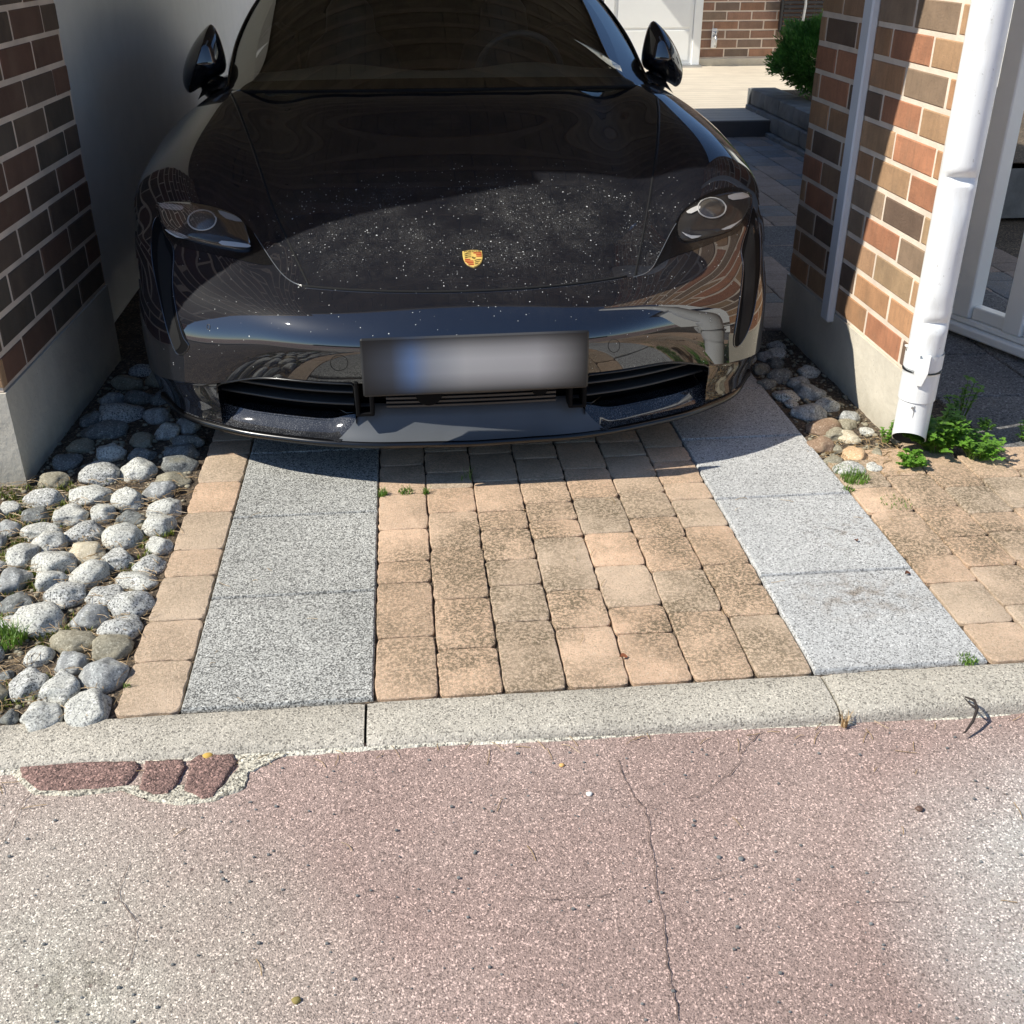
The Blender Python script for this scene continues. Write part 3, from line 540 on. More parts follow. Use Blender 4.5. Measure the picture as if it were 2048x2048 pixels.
# ------------------------------------------------------------------ downpipe
pb = onz(1807, 858, .07); PX, PY = 1.602, 3.045; vd = math.atan2(-PY, -PX)
DP = empty('downpipe', (PX, PY, 0), 0, 'dented white metal rainwater downpipe at the front of the right brick pillar', 'drainpipe')
def pipe_part(zs_, r, name, mat, f=None, off=(0,0), lean=None, n=48, thick=True, dents=()):
    b = MB(); P = []
    for z in zs_:
        ox, oy = (lean(z) if lean else (0,0)); row = []
        for k in range(n):
            a = 2*math.pi*k/n; rr = r+(f(z) if f else 0); px, py = rr*math.cos(a), rr*math.sin(a)
            for (dz, da, sz, sa, dep) in dents:
                w_ = math.exp(-((z-dz)/sz)**2)*math.exp(-((math.atan2(math.sin(a-da), math.cos(a-da)))/sa)**2); px -= math.cos(da)*dep*w_; py -= math.sin(da)*dep*w_
            row.append((ox+px, oy+py, z))
        P.append(row)
    b.grid(P, closed=True)
    if thick:
        P2 = [[((p[0]-o[0])*.95+o[0], (p[1]-o[1])*.95+o[1], p[2]) for p in row] for row, o in ((r_, (lean(z) if lean else (0,0))) for r_, z in zip(P, zs_))]
        b.grid(P2[::-1], closed=True); b.grid([P2[0], P[0]], closed=True)
    return b.build(name, mat, DP, auto=.6)
lean = lambda z: ((z-.27)*.02, 0) if z < .27 else ((.0), 0)
pipe_part(list(np.arange(.30, 2.6, .012)), .054, 'pipe', M['whitemetal'], None, dents=((.885, vd+.25, .013, 1.0, .022),(.845, vd+.05, .045, .8, .011),(.80, vd+.5, .05, .6, .006),(.455, vd+.35, .013, .9, .016),(.49, vd+.15, .035, .8, .008),(1.22,vd-.6,.03,.6,.006)), thick=False)
pipe_part(list(np.arange(.20, .302, .006)), .057, 'coupling', M['whitemetal'], lambda z: .003 if z > .296 else 0, thick=False)
b = MB(); P = []; PI_ = []
for t in np.linspace(0, 1, 20):
    rw = []; rw2 = []
    for k in range(48):
        a = 2*math.pi*k/48; zb = .062+.040*math.cos(a-vd); z = .205+(zb-.205)*t; lx = -.006*t*t; ly_ = -.012*t*t
        rw.append((.053*math.cos(a)+lx, .053*math.sin(a)+ly_, z)); rw2.append((.0505*math.cos(a)+lx, .0505*math.sin(a)+ly_, z))
    P.append(rw); PI_.append(rw2)
b.grid(P, closed=True); b.grid([P[-1], PI_[-1]], closed=True); b.grid(PI_[::-1], closed=True, mi=1); b.build('outlet', [M['whitemetal'], plain('pipe_inside_shade', (.03,.028,.024), .8)], DP, auto=.6)  # inner wall coloured near black for the shade inside the pipe
pipe_part([.306,.309,.352,.355], .0585, 'bracket', M['whitemetal'], thick=False)
b = MB(); rv = Vector((math.cos(vd), math.sin(vd), 0)); sd = Vector((-rv.y, rv.x, 0))
def cl(a, d, z): return tuple(rv*d+sd*a+Vector((0,0,z)))
for a0, a1, z0, z1 in ((-.020,-.011,.30,.362),(.011,.020,.30,.362)):
    b.add([cl(a0,.057,z0),cl(a1,.057,z0),cl(a1,.057,z1),cl(a0,.057,z1),cl(a0,.067,z0),cl(a1,.067,z0),cl(a1,.067,z1),cl(a0,.067,z1)], [(3,2,1,0),(4,5,6,7),(0,1,5,4),(1,2,6,5),(2,3,7,6),(3,0,4,7)])
b.add([cl(-.02,.06,.305),cl(.02,.06,.305),cl(.008,.06,.262),cl(-.008,.06,.262),cl(-.02,.07,.352),cl(.02,.07,.352),cl(.008,.066,.262),cl(-.008,.066,.262),cl(-.02,.07,.305),cl(.02,.07,.305)], [(8,9,5,4),(6,9,8,7),(0,8,7,3),(1,2,6,9),(0,1,9,8)])
b.build('clip', M['white'], DP)
b = MB(); b.tube([cl(.0,.0545,.19), cl(.001,.0565,.10)], .0016, 5); b.tube([cl(-.006,.055,.185), cl(-.006,.062,.185)], .004, 8); b.build('rivet', M['galv'], DP)
b = MB(); b.box(-.01,.01,.05,.12,.33,.335); b.build('strap', M['white'], DP)
# ------------------------------------------------------------------ surroundings seen in reflections
NH = empty('neighbour_house', (6.4, 8, 0), 0, 'pale rendered neighbouring house to the right of the plot', 'house')
b = MB(); b.box(0, 7, -6, 9, -.1, 3.6); b.build('wall', M['plaster'], NH)
for y in (-4.5,-1.5,1.5,4.5,7):
    b = MB(); b.box(-.03,.02,y-.6,y+.6,1.0,2.3); wi = b.build('window', M['glassdark'], NH)
    b = MB(); b.grid([[(x_, y+dy*q, z_) for x_, q, z_ in pr] for dy, pr in ((0,[]),)] if 0 else [[(-.05, y+a*.68, 1.65+c_*.73), (-.05, y+a*.6, 1.65+c_*.65), (.0, y+a*.6, 1.65+c_*.65)] for a, c_ in ((-1,-1),(1,-1),(1,1),(-1,1),(-1,-1))]); b.build('frame', M['white'], wi)
b = MB(); b.add([(-.5,-6.4,3.55),(7.5,-6.4,3.55),(7.5,9.4,3.55),(-.5,9.4,3.55),(3.5,-6.4,5.2),(3.5,9.4,5.2)], [(3,2,1,0),(0,1,4),(2,3,5),(0,4,5,3),(1,2,5,4)]); b.build('roof', plain('dark_roof_tiles', (.05,.05,.055), .6), NH)
OH = empty('opposite_house', (0, -17, 0), 0, 'brown brick house across the road behind the viewer', 'house')
b = MB(); b.box(-9, 9, -6, 0, -.1, 2.9); b.build('wall', plain('brown_brick_far', (.22,.13,.09), .9, bump=.5, bs=12, var=.2), OH)
for x in (-6,-2.5,2.5,6):
    b = MB(); b.box(x-.7,x+.7,-.02,.03,.9,2.1); wi = b.build('window', M['glassdark'], OH); b = MB(); b.grid([[(x+a*.78, .05, 1.5+c_*.68), (x+a*.7, .05, 1.5+c_*.6), (x+a*.7, .0, 1.5+c_*.6)] for a, c_ in ((-1,-1),(1,-1),(1,1),(-1,1),(-1,-1))]); b.build('frame', M['white'], wi)
b = MB(); b.add([(-9.5,-6.5,2.85),(9.5,-6.5,2.85),(9.5,.5,2.85),(-9.5,.5,2.85),(-9.5,-3,4.6),(9.5,-3,4.6)], [(3,2,1,0),(0,1,5,4),(2,3,4,5),(0,4,3),(1,2,5)]); b.build('roof', bpy.data.materials['dark_roof_tiles'], OH)
HG = empty('garden_hedge', (0, -9.5, 0), 0, 'clipped green hedge on the far side of the road', 'hedge')
for k in range(1):
    r = random.Random(4); vs = []; fs = []
    for i in range(16000):
        p = Vector((r.uniform(-12,12), r.uniform(-.5,.5), r.uniform(.0,1.15))); 
        if r.random() < .6: p.y = .45+.08*nz((p.x,0,p.z),2)
        a = Vector((r.gauss(0,1),r.gauss(0,1),r.gauss(0,1))).normalized()*.05; c_ = a.cross(Vector((r.gauss(0,1),r.gauss(0,1),r.gauss(0,1)))).normalized()*.03; q = len(vs); vs += [p-a,p+c_,p+a,p-c_]; fs.append((q,q+1,q+2,q+3))
    me = bpy.data.meshes.new('foliage'); me.from_pydata([tuple(v) for v in vs], [], fs); me.materials.append(M['hedge']); o = bpy.data.objects.new('foliage', me); COL.objects.link(o); o.parent = HG
b = MB(); b.box(-12,12,-.3,.3,0,1.0); b.build('branches', M['twig'], HG)
# ------------------------------------------------------------------ the car
CS = 1.02; CO = Vector((.176, 2.897, 0)); CA = math.radians(.35)
CAR = empty('sports_car', CO, CA, 'glossy black sports saloon parked nose out under the carport, its bonnet speckled with dust', 'car')
CAR.scale = (CS, CS, CS)
CM = Matrix.Translation(CO) @ Matrix.Rotation(CA, 4, 'Z') @ Matrix.Scale(CS, 4); CMI = CM.inverted()
def paintmat():
    m = NT('black_car_paint'); g = m.near(.22, .44, .15, .62, z=.68, sy=1.5); g2 = m.near(-.2, .45, .1, .5, z=.68, sy=1.6)
    sepn = m.n('ShaderNodeSeparateXYZ'); m.l(m.tc.outputs['Object'], sepn.inputs[0])
    dens = m.math('MAXIMUM', g, g2); cl_ = m.ramp(m.noise(6, 4, .6), [(.35, .15), (.65, 1.0)]); dens = m.math('MULTIPLY', dens, cl_)
    dens = m.math('ADD', dens, m.math('MULTIPLY', m.maprange(sepn.outputs[1], .2, .9, .07, 0), 1.0)); dens = m.math('MULTIPLY', dens, m.maprange(sepn.outputs[1], .62, .80, 1, .0))
    masks = None
    for sc_, r_, th in ((75, .17, .5), (150, .22, .75), (36, .10, .16)):
        vd_ = m.n('ShaderNodeTexVoronoi'); vd_.inputs['Scale'].default_value = sc_; nn = m.noise(sc_*3, 2); 
        wv = m.n('ShaderNodeVectorMath', operation='ADD'); m.l(m.tc.outputs['Object'], wv.inputs[0]); nv = m.n('ShaderNodeTexNoise'); nv.inputs['Scale'].default_value = sc_*1.6; m.l(m.tc.outputs['Object'], nv.inputs[0])
        s2 = m.n('ShaderNodeVectorMath', operation='SCALE'); m.l(nv.outputs['Color'], s2.inputs[0]); s2.inputs[3].default_value = .5/sc_; m.l(s2.outputs[0], wv.inputs[1]); m.l(wv.outputs[0], vd_.inputs['Vector'])
        sp = m.n('ShaderNodeSeparateColor'); m.l(vd_.outputs['Color'], sp.inputs[0]); pres = m.math('LESS_THAN', sp.outputs[0], m.math('MULTIPLY', dens, th)); rad = m.math('MULTIPLY', sp.outputs[1], r_)
        k = m.math('MULTIPLY', pres, m.math('LESS_THAN', vd_.outputs['Distance'], rad)); masks = k if masks is None else m.math('MAXIMUM', masks, k)
    fine = m.math('MULTIPLY', m.ramp(m.noise(420, 2), [(.56, 0.0), (.70, .8)]), m.math('MULTIPLY', m.math('SUBTRACT', dens, .10, clamp=True), .38))
    msk = m.math('MAXIMUM', masks, fine); c = m.mix(msk, (.0065,.0075,.0115), (.60,.60,.56)); dust = m.math('ADD', m.ramp(m.noise(3, 5, .6), [(.3, .0), (.7, .008)]), m.math('MULTIPLY', dens, m.ramp(m.noise(34, 6, .75), [(.4, 0.0), (.75, .085)])))
    up_ = m.n('ShaderNodeNewGeometry'); su = m.n('ShaderNodeSeparateXYZ'); m.l(up_.outputs['Normal'], su.inputs[0])
    c = m.mix(m.math('MULTIPLY', dust, m.maprange(su.outputs[2], .2, .8, 0, 1)), c, (.45,.42,.37)); m.col(c)
    m.set(Roughness=.42, Metallic=0.0, Coat_Roughness=.015); cw = m.math('SUBTRACT', 1.0, m.math('MULTIPLY', msk, .95)); m.set(Coat_Weight=cw); m.b.inputs['Coat IOR'].default_value = 1.98
    m.b.inputs['Specular IOR Level'].default_value = .06; return m.m
M['paint'] = paintmat()
def wingmat():
    m = NT('dusty_gloss_black'); msk = m.math('MULTIPLY', m.ramp(m.noise(330, 3, .8), [(.52, 0.0), (.66, 1.0)]), m.ramp(m.noise(9, 3), [(.35, .1), (.6, .75)])); c = m.mix(msk, (.012,.013,.016), (.33,.33,.33)); m.col(c)
    m.set(Roughness=.5, Coat_Weight=1.0, Coat_Roughness=.03); m.b.inputs['Specular IOR Level'].default_value = .05; m.b.inputs['Coat IOR'].default_value = 1.7; return m.m
M['wing'] = wingmat()
M['gloss'] = plain('gloss_black_trim', (.003,.003,.0035), .25, coat=.22); M['satin'] = plain('satin_dark_plastic', (.085,.092,.10), .32, spec=.6)
M['matte'] = plain('matte_black_plastic', (.005,.005,.0055), .7, spec=.1); M['seam'] = plain('dark_gap', (.002,.002,.002), .9); M['louver'] = plain('dark_grey_louvre', (.045,.043,.042), .4)
M['rubber'] = plain('tyre_rubber', (.012,.012,.012), .8); M['alloy'] = plain('dark_alloy', (.08,.08,.085), .3, metal=1)
def glassmat(name, tint, rough=0.0, ior=1.5, boost=1.0):
    m = NT(name); out = m.t.nodes['Material Output']; tr = m.n('ShaderNodeBsdfTransparent'); tr.inputs[0].default_value = (*tint, 1); gl = m.n('ShaderNodeBsdfGlossy'); gl.inputs['Roughness'].default_value = rough
    fr = m.n('ShaderNodeFresnel'); fr.inputs[0].default_value = ior; f = m.math('MULTIPLY', fr.outputs[0], boost, clamp=True); mx = m.n('ShaderNodeMixShader'); m.l(f, mx.inputs[0]); m.l(tr.outputs[0], mx.inputs[1]); m.l(gl.outputs[0], mx.inputs[2]); m.l(mx.outputs[0], out.inputs[0]); return m.m
M['windshield'] = glassmat('tinted_windscreen_glass', (.74,.76,.72), 0, 1.5, .38); M['lens'] = glassmat('headlight_lens', (.92,.92,.92), 0, 1.5, .6)
T_ = [ # rows nose to tail, columns centre to sill
[(0,.045,.345),(.25,.055,.342),(.47,.10,.34),(.62,.165,.334),(.75,.245,.292),(.85,.335,.275),(.915,.44,.27),(.955,.56,.27),(.965,.66,.27),(.95,.75,.2)],
[(0,.012,.42),(.25,.022,.42),(.47,.078,.42),(.62,.155,.42),(.75,.25,.42),(.853,.35,.42),(.925,.47,.42),(.967,.60,.41),(.975,.70,.35),(.955,.78,.2)],
[(0,.012,.474),(.25,.022,.474),(.47,.083,.476),(.62,.172,.48),(.75,.285,.486),(.86,.40,.495),(.935,.53,.50),(.975,.66,.49),(.983,.75,.40),(.96,.81,.2)],
[(0,.05,.525),(.25,.065,.526),(.47,.128,.528),(.62,.22,.532),(.75,.335,.54),(.862,.45,.55),(.94,.575,.555),(.982,.70,.54),(.989,.78,.43),(.962,.84,.2)],
[(0,.135,.580),(.25,.155,.582),(.475,.225,.584),(.62,.315,.590),(.75,.425,.605),(.865,.52,.622),(.945,.625,.625),(.986,.74,.60),(.993,.82,.46),(.964,.87,.2)],
[(0,.25,.645),(.25,.272,.647),(.475,.345,.650),(.62,.43,.660),(.75,.515,.685),(.868,.60,.703),(.946,.70,.685),(.990,.79,.64),(.996,.86,.5),(.965,.90,.2)],
[(0,.45,.723),(.25,.47,.727),(.475,.54,.734),(.62,.60,.748),(.75,.66,.775),(.862,.73,.785),(.94,.81,.750),(.992,.88,.68),(.998,.93,.5),(.965,.95,.2)],
[(0,.70,.814),(.25,.715,.815),(.475,.76,.817),(.62,.81,.830),(.75,.88,.858),(.852,.93,.858),(.93,.99,.812),(.993,1.03,.71),(.998,1.05,.5),(.965,1.05,.2)],
[(0,.98,.896),(.25,.99,.895),(.475,1.04,.892),(.62,1.10,.893),(.745,1.17,.908),(.842,1.22,.900),(.918,1.25,.850),(.980,1.27,.74),(.985,1.28,.5),(.96,1.28,.2)],
[(0,1.245,.978),(.25,1.26,.976),(.475,1.31,.969),(.62,1.37,.960),(.735,1.44,.953),(.825,1.50,.932),(.905,1.52,.875),(.962,1.53,.76),(.965,1.54,.5),(.945,1.55,.2)],
[(0,1.75,.985),(.25,1.76,.985),(.475,1.78,.982),(.62,1.8,.978),(.73,1.82,.970),(.82,1.85,.945),(.895,1.87,.88),(.952,1.88,.76),(.955,1.88,.5),(.94,1.88,.2)],
[(0,2.5,.99),(.25,2.5,.99),(.475,2.5,.985),(.62,2.5,.982),(.73,2.5,.972),(.82,2.5,.945),(.895,2.5,.88),(.95,2.5,.76),(.952,2.5,.5),(.94,2.5,.2)],
[(0,3.4,1.0),(.25,3.4,1.0),(.475,3.4,.995),(.62,3.4,.99),(.74,3.4,.98),(.85,3.4,.95),(.93,3.4,.88),(.975,3.4,.76),(.975,3.4,.5),(.95,3.4,.2)],
[(0,4.2,1.02),(.25,4.2,1.02),(.475,4.2,1.01),(.62,4.2,1.0),(.74,4.2,.98),(.85,4.18,.94),(.93,4.15,.86),(.975,4.1,.74),(.975,4.1,.5),(.95,4.1,.2)],
[(0,4.7,.98),(.25,4.7,.98),(.475,4.68,.97),(.62,4.65,.96),(.74,4.6,.94),(.83,4.55,.90),(.90,4.5,.82),(.94,4.45,.70),(.94,4.45,.5),(.92,4.45,.2)],
[(0,4.9,.85),(.25,4.9,.85),(.475,4.88,.85),(.60,4.85,.84),(.71,4.8,.82),(.79,4.75,.78),(.86,4.68,.72),(.90,4.6,.62),(.90,4.6,.45),(.88,4.6,.2)],
[(0,4.95,.6),(.25,4.95,.6),(.475,4.92,.6),(.60,4.9,.6),(.71,4.85,.58),(.79,4.8,.56),(.85,4.72,.5),(.88,4.66,.42),(.88,4.66,.35),(.86,4.66,.2)],
[(0,4.86,.25),(.25,4.86,.25),(.475,4.84,.25),(.60,4.82,.25),(.71,4.78,.24),(.79,4.74,.24),(.84,4.68,.23),(.86,4.66,.22),(.86,4.66,.21),(.85,4.66,.18)]]
T_ = np.array(T_, float); NJ = T_.shape[1]
for i in range(len(T_)):        # fuller corners and wider wings
    k = 1.0 if i <= 8 else (.6 if i == 9 else .3)
    if 5 <= i <= 9: T_[i,3,2] -= .012; T_[i,4,2] += .014; T_[i,5,2] += .002; T_[i,6,2] -= .022
    if 6 <= i <= 9: T_[i,4,2] += .006; T_[i,5,2] += .020; T_[i,6,2] += .036; T_[i,7,2] += .026
    for j, (dx, dy, dz) in {4: (.004,-.01,0), 5: (.022,-.025,.004), 6: (.040,-.055,.012), 7: (.045,-.075,.010), 8: (.045,-.06,0), 9: (.04,0,0)}.items():
        T_[i,j] += np.array([dx*k, dy*k if i < 7 else 0, dz*k if i > 3 else 0])
def bspM(n, counts, ends):
    """matrix of uniform cubic B-spline basis, n points + phantoms, returns rows"""
    rows = []
    for s in range(n-1):
        for k in range(counts[s]):
            t = k/counts[s]; b = [(1-t)**3/6, (3*t**3-6*t*t+4)/6, (-3*t**3+3*t*t+3*t+1)/6, t**3/6]; r = np.zeros(n+2); r[s:s+4] = b; rows.append(r)
    r = np.zeros(n+2); r[n-1:n+2] = [1/6,4/6,1/6]; rows.append(r); A = np.array(rows)
    E = np.zeros((n+2, n)); E[1:n+1] = np.eye(n); E[0,0] = 2; E[0,1] = -1; E[n+1,n-1] = 2; E[n+1,n-2] = -1
    return A @ E
def surf(P, cu, cv, tight=.8, its=3):
    R, C = P.shape[:2]; Bu1 = bspM(R, [1]*(R-1), 0); Bv1 = bspM(C, [1]*(C-1), 0); Q = P.copy()
    for _ in range(its): Q = Q + tight*(P - np.einsum('ai,ijk,bj->abk', Bu1, Q, Bv1))
    return np.einsum('ai,ijk,bj->abk', bspM(R, cu, 0), Q, bspM(C, cv, 0))
def mirror_net(H): L = H[:, :0:-1, :].copy(); L[:, :, 0] *= -1; return np.concatenate([L, H], 1)
cu = [6,6,7,8,9,12,16,16,16,10,12,12,10,8,6,6,5]; cvh = [10,10,9,9,9,8,8,8,8]; cv = cvh[::-1]+cvh
S_ = surf(mirror_net(T_), cu, cv, .75, 3); NR, NC = S_.shape[:2]
V_ = S_.reshape(-1, 3)
dru = S_.copy(); du = np.gradient(S_, axis=0); dv = np.gradient(S_, axis=1); NN = np.cross(dv, du); NN /= np.linalg.norm(NN, axis=2)[..., None]+1e-12
if NN[NR//4, NC//2, 2] < 0: NN = -NN
YB = lambda x: float(np.interp(abs(x), [0,.25,.475,.62,.735,.79], [1.25,1.265,1.315,1.375,1.44,1.475]))
def fidx(): return [(i, j) for i in range(NR-1) for j in range(NC-1)]
def hoodx(y): return np.interp(y, [.20,.55,.9,1.25,1.44], [.462,.565,.655,.745,.800])
r4 = sum(cu[:4]); r9 = sum(cu[:9])
parts = {'hood': [], 'front_bumper': [], 'fender_l': [], 'fender_r': [], 'body': []}
for i, j in fidx():
    c = (S_[i,j]+S_[i+1,j]+S_[i+1,j+1]+S_[i,j+1])/4; ax = abs(c[0])
    if YB(ax)+.02 < c[1] < 4.25 and ax < .765: continue
    if ax > .80 and (((c[1]-.88)**2+(c[2]-.36)**2) < .385**2 or ((c[1]-3.78)**2+(c[2]-.36)**2) < .385**2): continue
    f = (i, j)
    if i < r4: parts['front_bumper'].append(f)
    elif c[1] < YB(ax)+.05 and ax < hoodx(c[1]): parts['hood'].append(f)
    elif c[1] < 1.55: parts['fender_l' if c[0] < 0 else 'fender_r'].append(f)
    else: parts['body'].append(f)
for nm, fl in parts.items():
    used = sorted({k for i, j in fl for k in (i*NC+j, i*NC+j+1, (i+1)*NC+j+1, (i+1)*NC+j)}); rm = {k: n for n, k in enumerate(used)}
    me = bpy.data.meshes.new(nm); fs = [(rm[i*NC+j], rm[(i+1)*NC+j], rm[(i+1)*NC+j+1], rm[i*NC+j+1]) for i, j in fl]
    me.from_pydata(V_[used].tolist(), [], fs); me.update()
    if me.polygons[len(fs)//2].normal.dot(Vector(NN.reshape(-1,3)[used[len(used)//2]])) < 0: me.flip_normals()
    me.polygons.foreach_set('use_smooth', [True]*len(fs)); me.normals_split_custom_set_from_vertices([tuple(x) for x in NN.reshape(-1,3)[used]])
    me.materials.append(M['paint']); o = bpy.data.objects.new('fender' if nm[:3] == 'fen' else nm, me); COL.objects.link(o); o.parent = CAR
bv = BVHTree.FromPolygons([tuple(v) for v in V_], [(i*NC+j, (i+1)*NC+j, (i+1)*NC+j+1, i*NC+j+1) for i, j in fidx()])
def onb(u, v, off=0.0):
    o = CMI @ CP; d = (CMI.to_3x3() @ ray(u, v)).normalized(); h = bv.ray_cast(o, d)
    if h[0] is None:
        best = None
        for k in range(1, 60):
            h = bv.ray_cast(o, (CMI.to_3x3() @ ray(u+(940-u)*k*.004, v+(560-v)*k*.002)).normalized())
            if h[0] is not None: break
        if h[0] is None: return Vector((0,0,.5)), Vector((0,-1,0))
    p, n = h[0], h[1]
    if n.dot(d) > 0: n = -n
    return p+n*off, n
def z5(x, y): return 250+x/2.576, 350+y/2.576
def z6(x, y): return 900+x/2.576, 350+y/2.576
def dense(pts, k=6, closed=False, smooth=True):
    P = [Vector((*p, 0)) for p in pts]; N = len(P); out = []
    for i in range(N if closed else N-1):
        if closed: a, b_, c, d = P[i-1], P[i], P[(i+1)%N], P[(i+2)%N]
        else: a, b_, c, d = P[max(i-1,0)], P[i], P[i+1], P[min(i+2,N-1)]
        for q in range(k):
            t = q/k; out.append(.5*((2*b_)+(-a+c)*t+(2*a-5*b_+4*c-d)*t*t+(-a+3*b_-3*c+d)*t**3))
    if not closed: out.append(P[-1])
    return [(p.x, p.y) for p in out]
def patch(name, mat, pts, off, K=9, parent=CAR, dome=0.0, edge=0.0, k=5, profile=None):
    O = dense(pts, k, True); cx = sum(p[0] for p in O)/len(O); cy = sum(p[1] for p in O)/len(O); rings = []
    for t in [1.0]+([1.0] if edge else [])+[1-(q/K) for q in range(1, K)]+[.02]:
        row = []
        for (x, y) in O:
            p, n = onb(cx+(x-cx)*t, cy+(y-cy)*t); h = off+dome*(1-t**3)
            if profile: h = off+profile(t)
            row.append(p+n*(edge if (t == 1.0 and not rings and edge) else h))
        rings.append(row)
    b = MB(); b.grid(rings, closed=True); o = b.build(name, mat, parent, smooth=True); return o
def seam(name, pts, r=.0022, mat=None, off=-.0008, k=8, parent=CAR, closed=False):
    b = MB(); P = [onb(x, y, off)[0] for x, y in dense(pts, k, closed)]; b.tube(P, r, 6, closed=closed); return b.build(name, mat or M['seam'], parent, smooth=True)
# shut lines
hoodL = [(618,572),(580,490),(545,410),(508,300),(480,225),(463,186)]; hoodR = [(1269,557),(1286,470),(1300,390),(1312,300),(1316,230),(1312,194)]
b = MB()
def seamb(b, pts, r=.0034, off=-.0012, k=8): b.tube([onb(x, y, off)[0] for x, y in dense(pts, k)], r, 6)
seamb(b, hoodL); seamb(b, hoodR); b.tube([tuple(S_[r4, j]) for j in range(NC) if abs(S_[r4, j, 0]) < .485], .0040, 6)
b.build('shut_line', M['seam'], CAR, smooth=True)
b = MB(); b.tube([onb(x-3.2, y, .0002)[0] for x, y in dense(hoodL, 8)], .0012, 6); b.build('bonnet_highlight_bead', M['paint'], CAR, smooth=True)  # thin paint beads added to catch highlights along the shut lines
b = MB(); b.tube([onb(x+3.2, y, .0002)[0] for x, y in dense(hoodR, 8)], .0012, 6); b.build('bonnet_highlight_bead', M['paint'], CAR, smooth=True)
b = MB(); b.tube([tuple(S_[r4, j]*.5+S_[r4, j]*.5+NN[r4, j]*.0004+np.array([0,-.0050,-.0035])) for j in range(NC) if abs(S_[r4, j, 0]) < .485], .0013, 6); b.build('bonnet_highlight_bead', M['paint'], CAR, smooth=True)
EM = plain('edge_highlight_paint', (.10,.11,.12), .2, coat=1); b = MB(); seamb(b, [z5(665,300),z5(720,385),z5(770,460),z5(820,520),z5(880,560),z5(950,575)], .0016, .0008); b.build('fender_edge_highlight', EM, CAR, smooth=True); b = MB(); seamb(b, [z6(945,527),z6(1000,510),z6(1040,480),z6(1080,410),z6(1130,310),z6(1165,250)], .0016, .0008)  # lighter tubes paint the highlight caught along the fender edges
b.build('fender_edge_highlight', EM, CAR, smooth=True)
# headlights
HLl = [z5(185,150),z5(300,135),z5(430,160),z5(540,200),z5(615,250),z5(665,300),z5(720,385),z5(762,455),z5(700,462),z5(560,430),z5(400,395),z5(280,365),z5(215,310),z5(180,225)]
HLr = [z6(1535,88),z6(1440,62),z6(1330,95),z6(1240,150),z6(1185,205),z6(1150,270),z6(1110,340),z6(1070,430),z6(1040,482),z6(1130,430),z6(1260,385),z6(1400,330),z6(1500,280),z6(1555,180)]
LNl = [z5(185,152),z5(330,148),z5(450,172),z5(560,212),z5(612,252),z5(632,300),z5(648,368),z5(600,388),z5(500,372),z5(390,350),z5(290,325),z5(220,285),z5(185,215)]
LNr = [z6(1530,100),z6(1430,98),z6(1330,125),z6(1240,165),z6(1190,215),z6(1172,270),z6(1180,318),z6(1215,345),z6(1310,328),z6(1410,300),z6(1480,265),z6(1520,200),z6(1540,150)]
HLl_mod = [[z5(190,150),z5(300,165),z5(292,188),z5(200,176)],[z5(212,286),z5(280,300),z5(335,330),z5(270,326)],[z5(480,190),z5(560,215),z5(605,250),z5(520,232)],[z5(500,345),z5(640,365),z5(632,382),z5(505,368)]]
HLr_mod = [[z6(1425,112),z6(1500,95),z6(1535,118),z6(1450,135)],[z6(1390,285),z6(1470,250),z6(1500,230),z6(1440,280)],[z6(1215,195),z6(1270,165),z6(1290,175),z6(1240,205)],[z6(1190,300),z6(1230,318),z6(1290,318),z6(1240,335)]]
M['refl'] = plain('lamp_reflector', (.62,.60,.57), .35); M['bowl'] = plain('lamp_bowl', (.035,.032,.03), .3); M['proj'] = plain('projector_lens', (.09,.08,.07), .15, coat=1)
for sidev, (out, lens, mods, pc) in {'L': (HLl, LNl, HLl_mod, z5(400,238)), 'R': (HLr, LNr, HLr_mod, z6(1345,175))}.items():
    hs = patch('headlight', M['gloss'], out, .0015, 10); 
    patch('lamp_bowl', M['bowl'], lens, .003, 8, hs)
    for md in mods: patch('lamp_module', M['refl'], md, .007, 3, hs, k=2)
    circ = [(pc[0]+24*math.cos(a)*1.15, pc[1]+20*math.sin(a)) for a in np.arange(0, 6.28, .5)]
    patch('projector', M['proj'], circ, .004, 4, hs, dome=.008); bb = MB(); bb.tube([onb(x, y, .006)[0] for x, y in dense(circ, 3, True)], .0022, 6, closed=True); bb.build('projector_ring', M['refl'], hs, smooth=True)
    patch('lens', M['lens'], lens, .012, 10, hs, dome=.012, edge=.002, profile=lambda t: .010*(1-t**6))
# air curtains beside the lamps
TLl = [z5(178,215),z5(205,300),z5(250,385),z5(246,560),z5(270,720),z5(300,830),z5(330,880),z5(300,920),z5(262,910),z5(215,780),z5(172,600),z5(142,450),z5(136,330),z5(150,240)]
TLr = [z6(1560,165),z6(1592,260),z6(1598,420),z6(1588,560),z6(1560,720),z6(1530,810),z6(1495,870),z6(1470,885),z6(1462,850),z6(1478,740),z6(1498,600),z6(1510,470),z6(1500,380),z6(1535,260)]
for pts in (TLl, TLr):
    a = patch('air_curtain', M['matte'], pts, .0012, 6)  # flat black patches on the skin paint the darkness of a recessed slot
    ins = [((p[0]-sum(q[0] for q in pts)/len(pts))*.62+sum(q[0] for q in pts)/len(pts), (p[1]-sum(q[1] for q in pts)/len(pts))*.86+10+sum(q[1] for q in pts)/len(pts)) for p in pts]
    patch('duct_shade', M['seam'], ins, .0022, 5, a)
    bb = MB(); bb.tube([onb(x, y, .001)[0] for x, y in dense(pts, 5, True)], .0022, 6, closed=True); bb.build('rim', M['paint'], a, smooth=True)
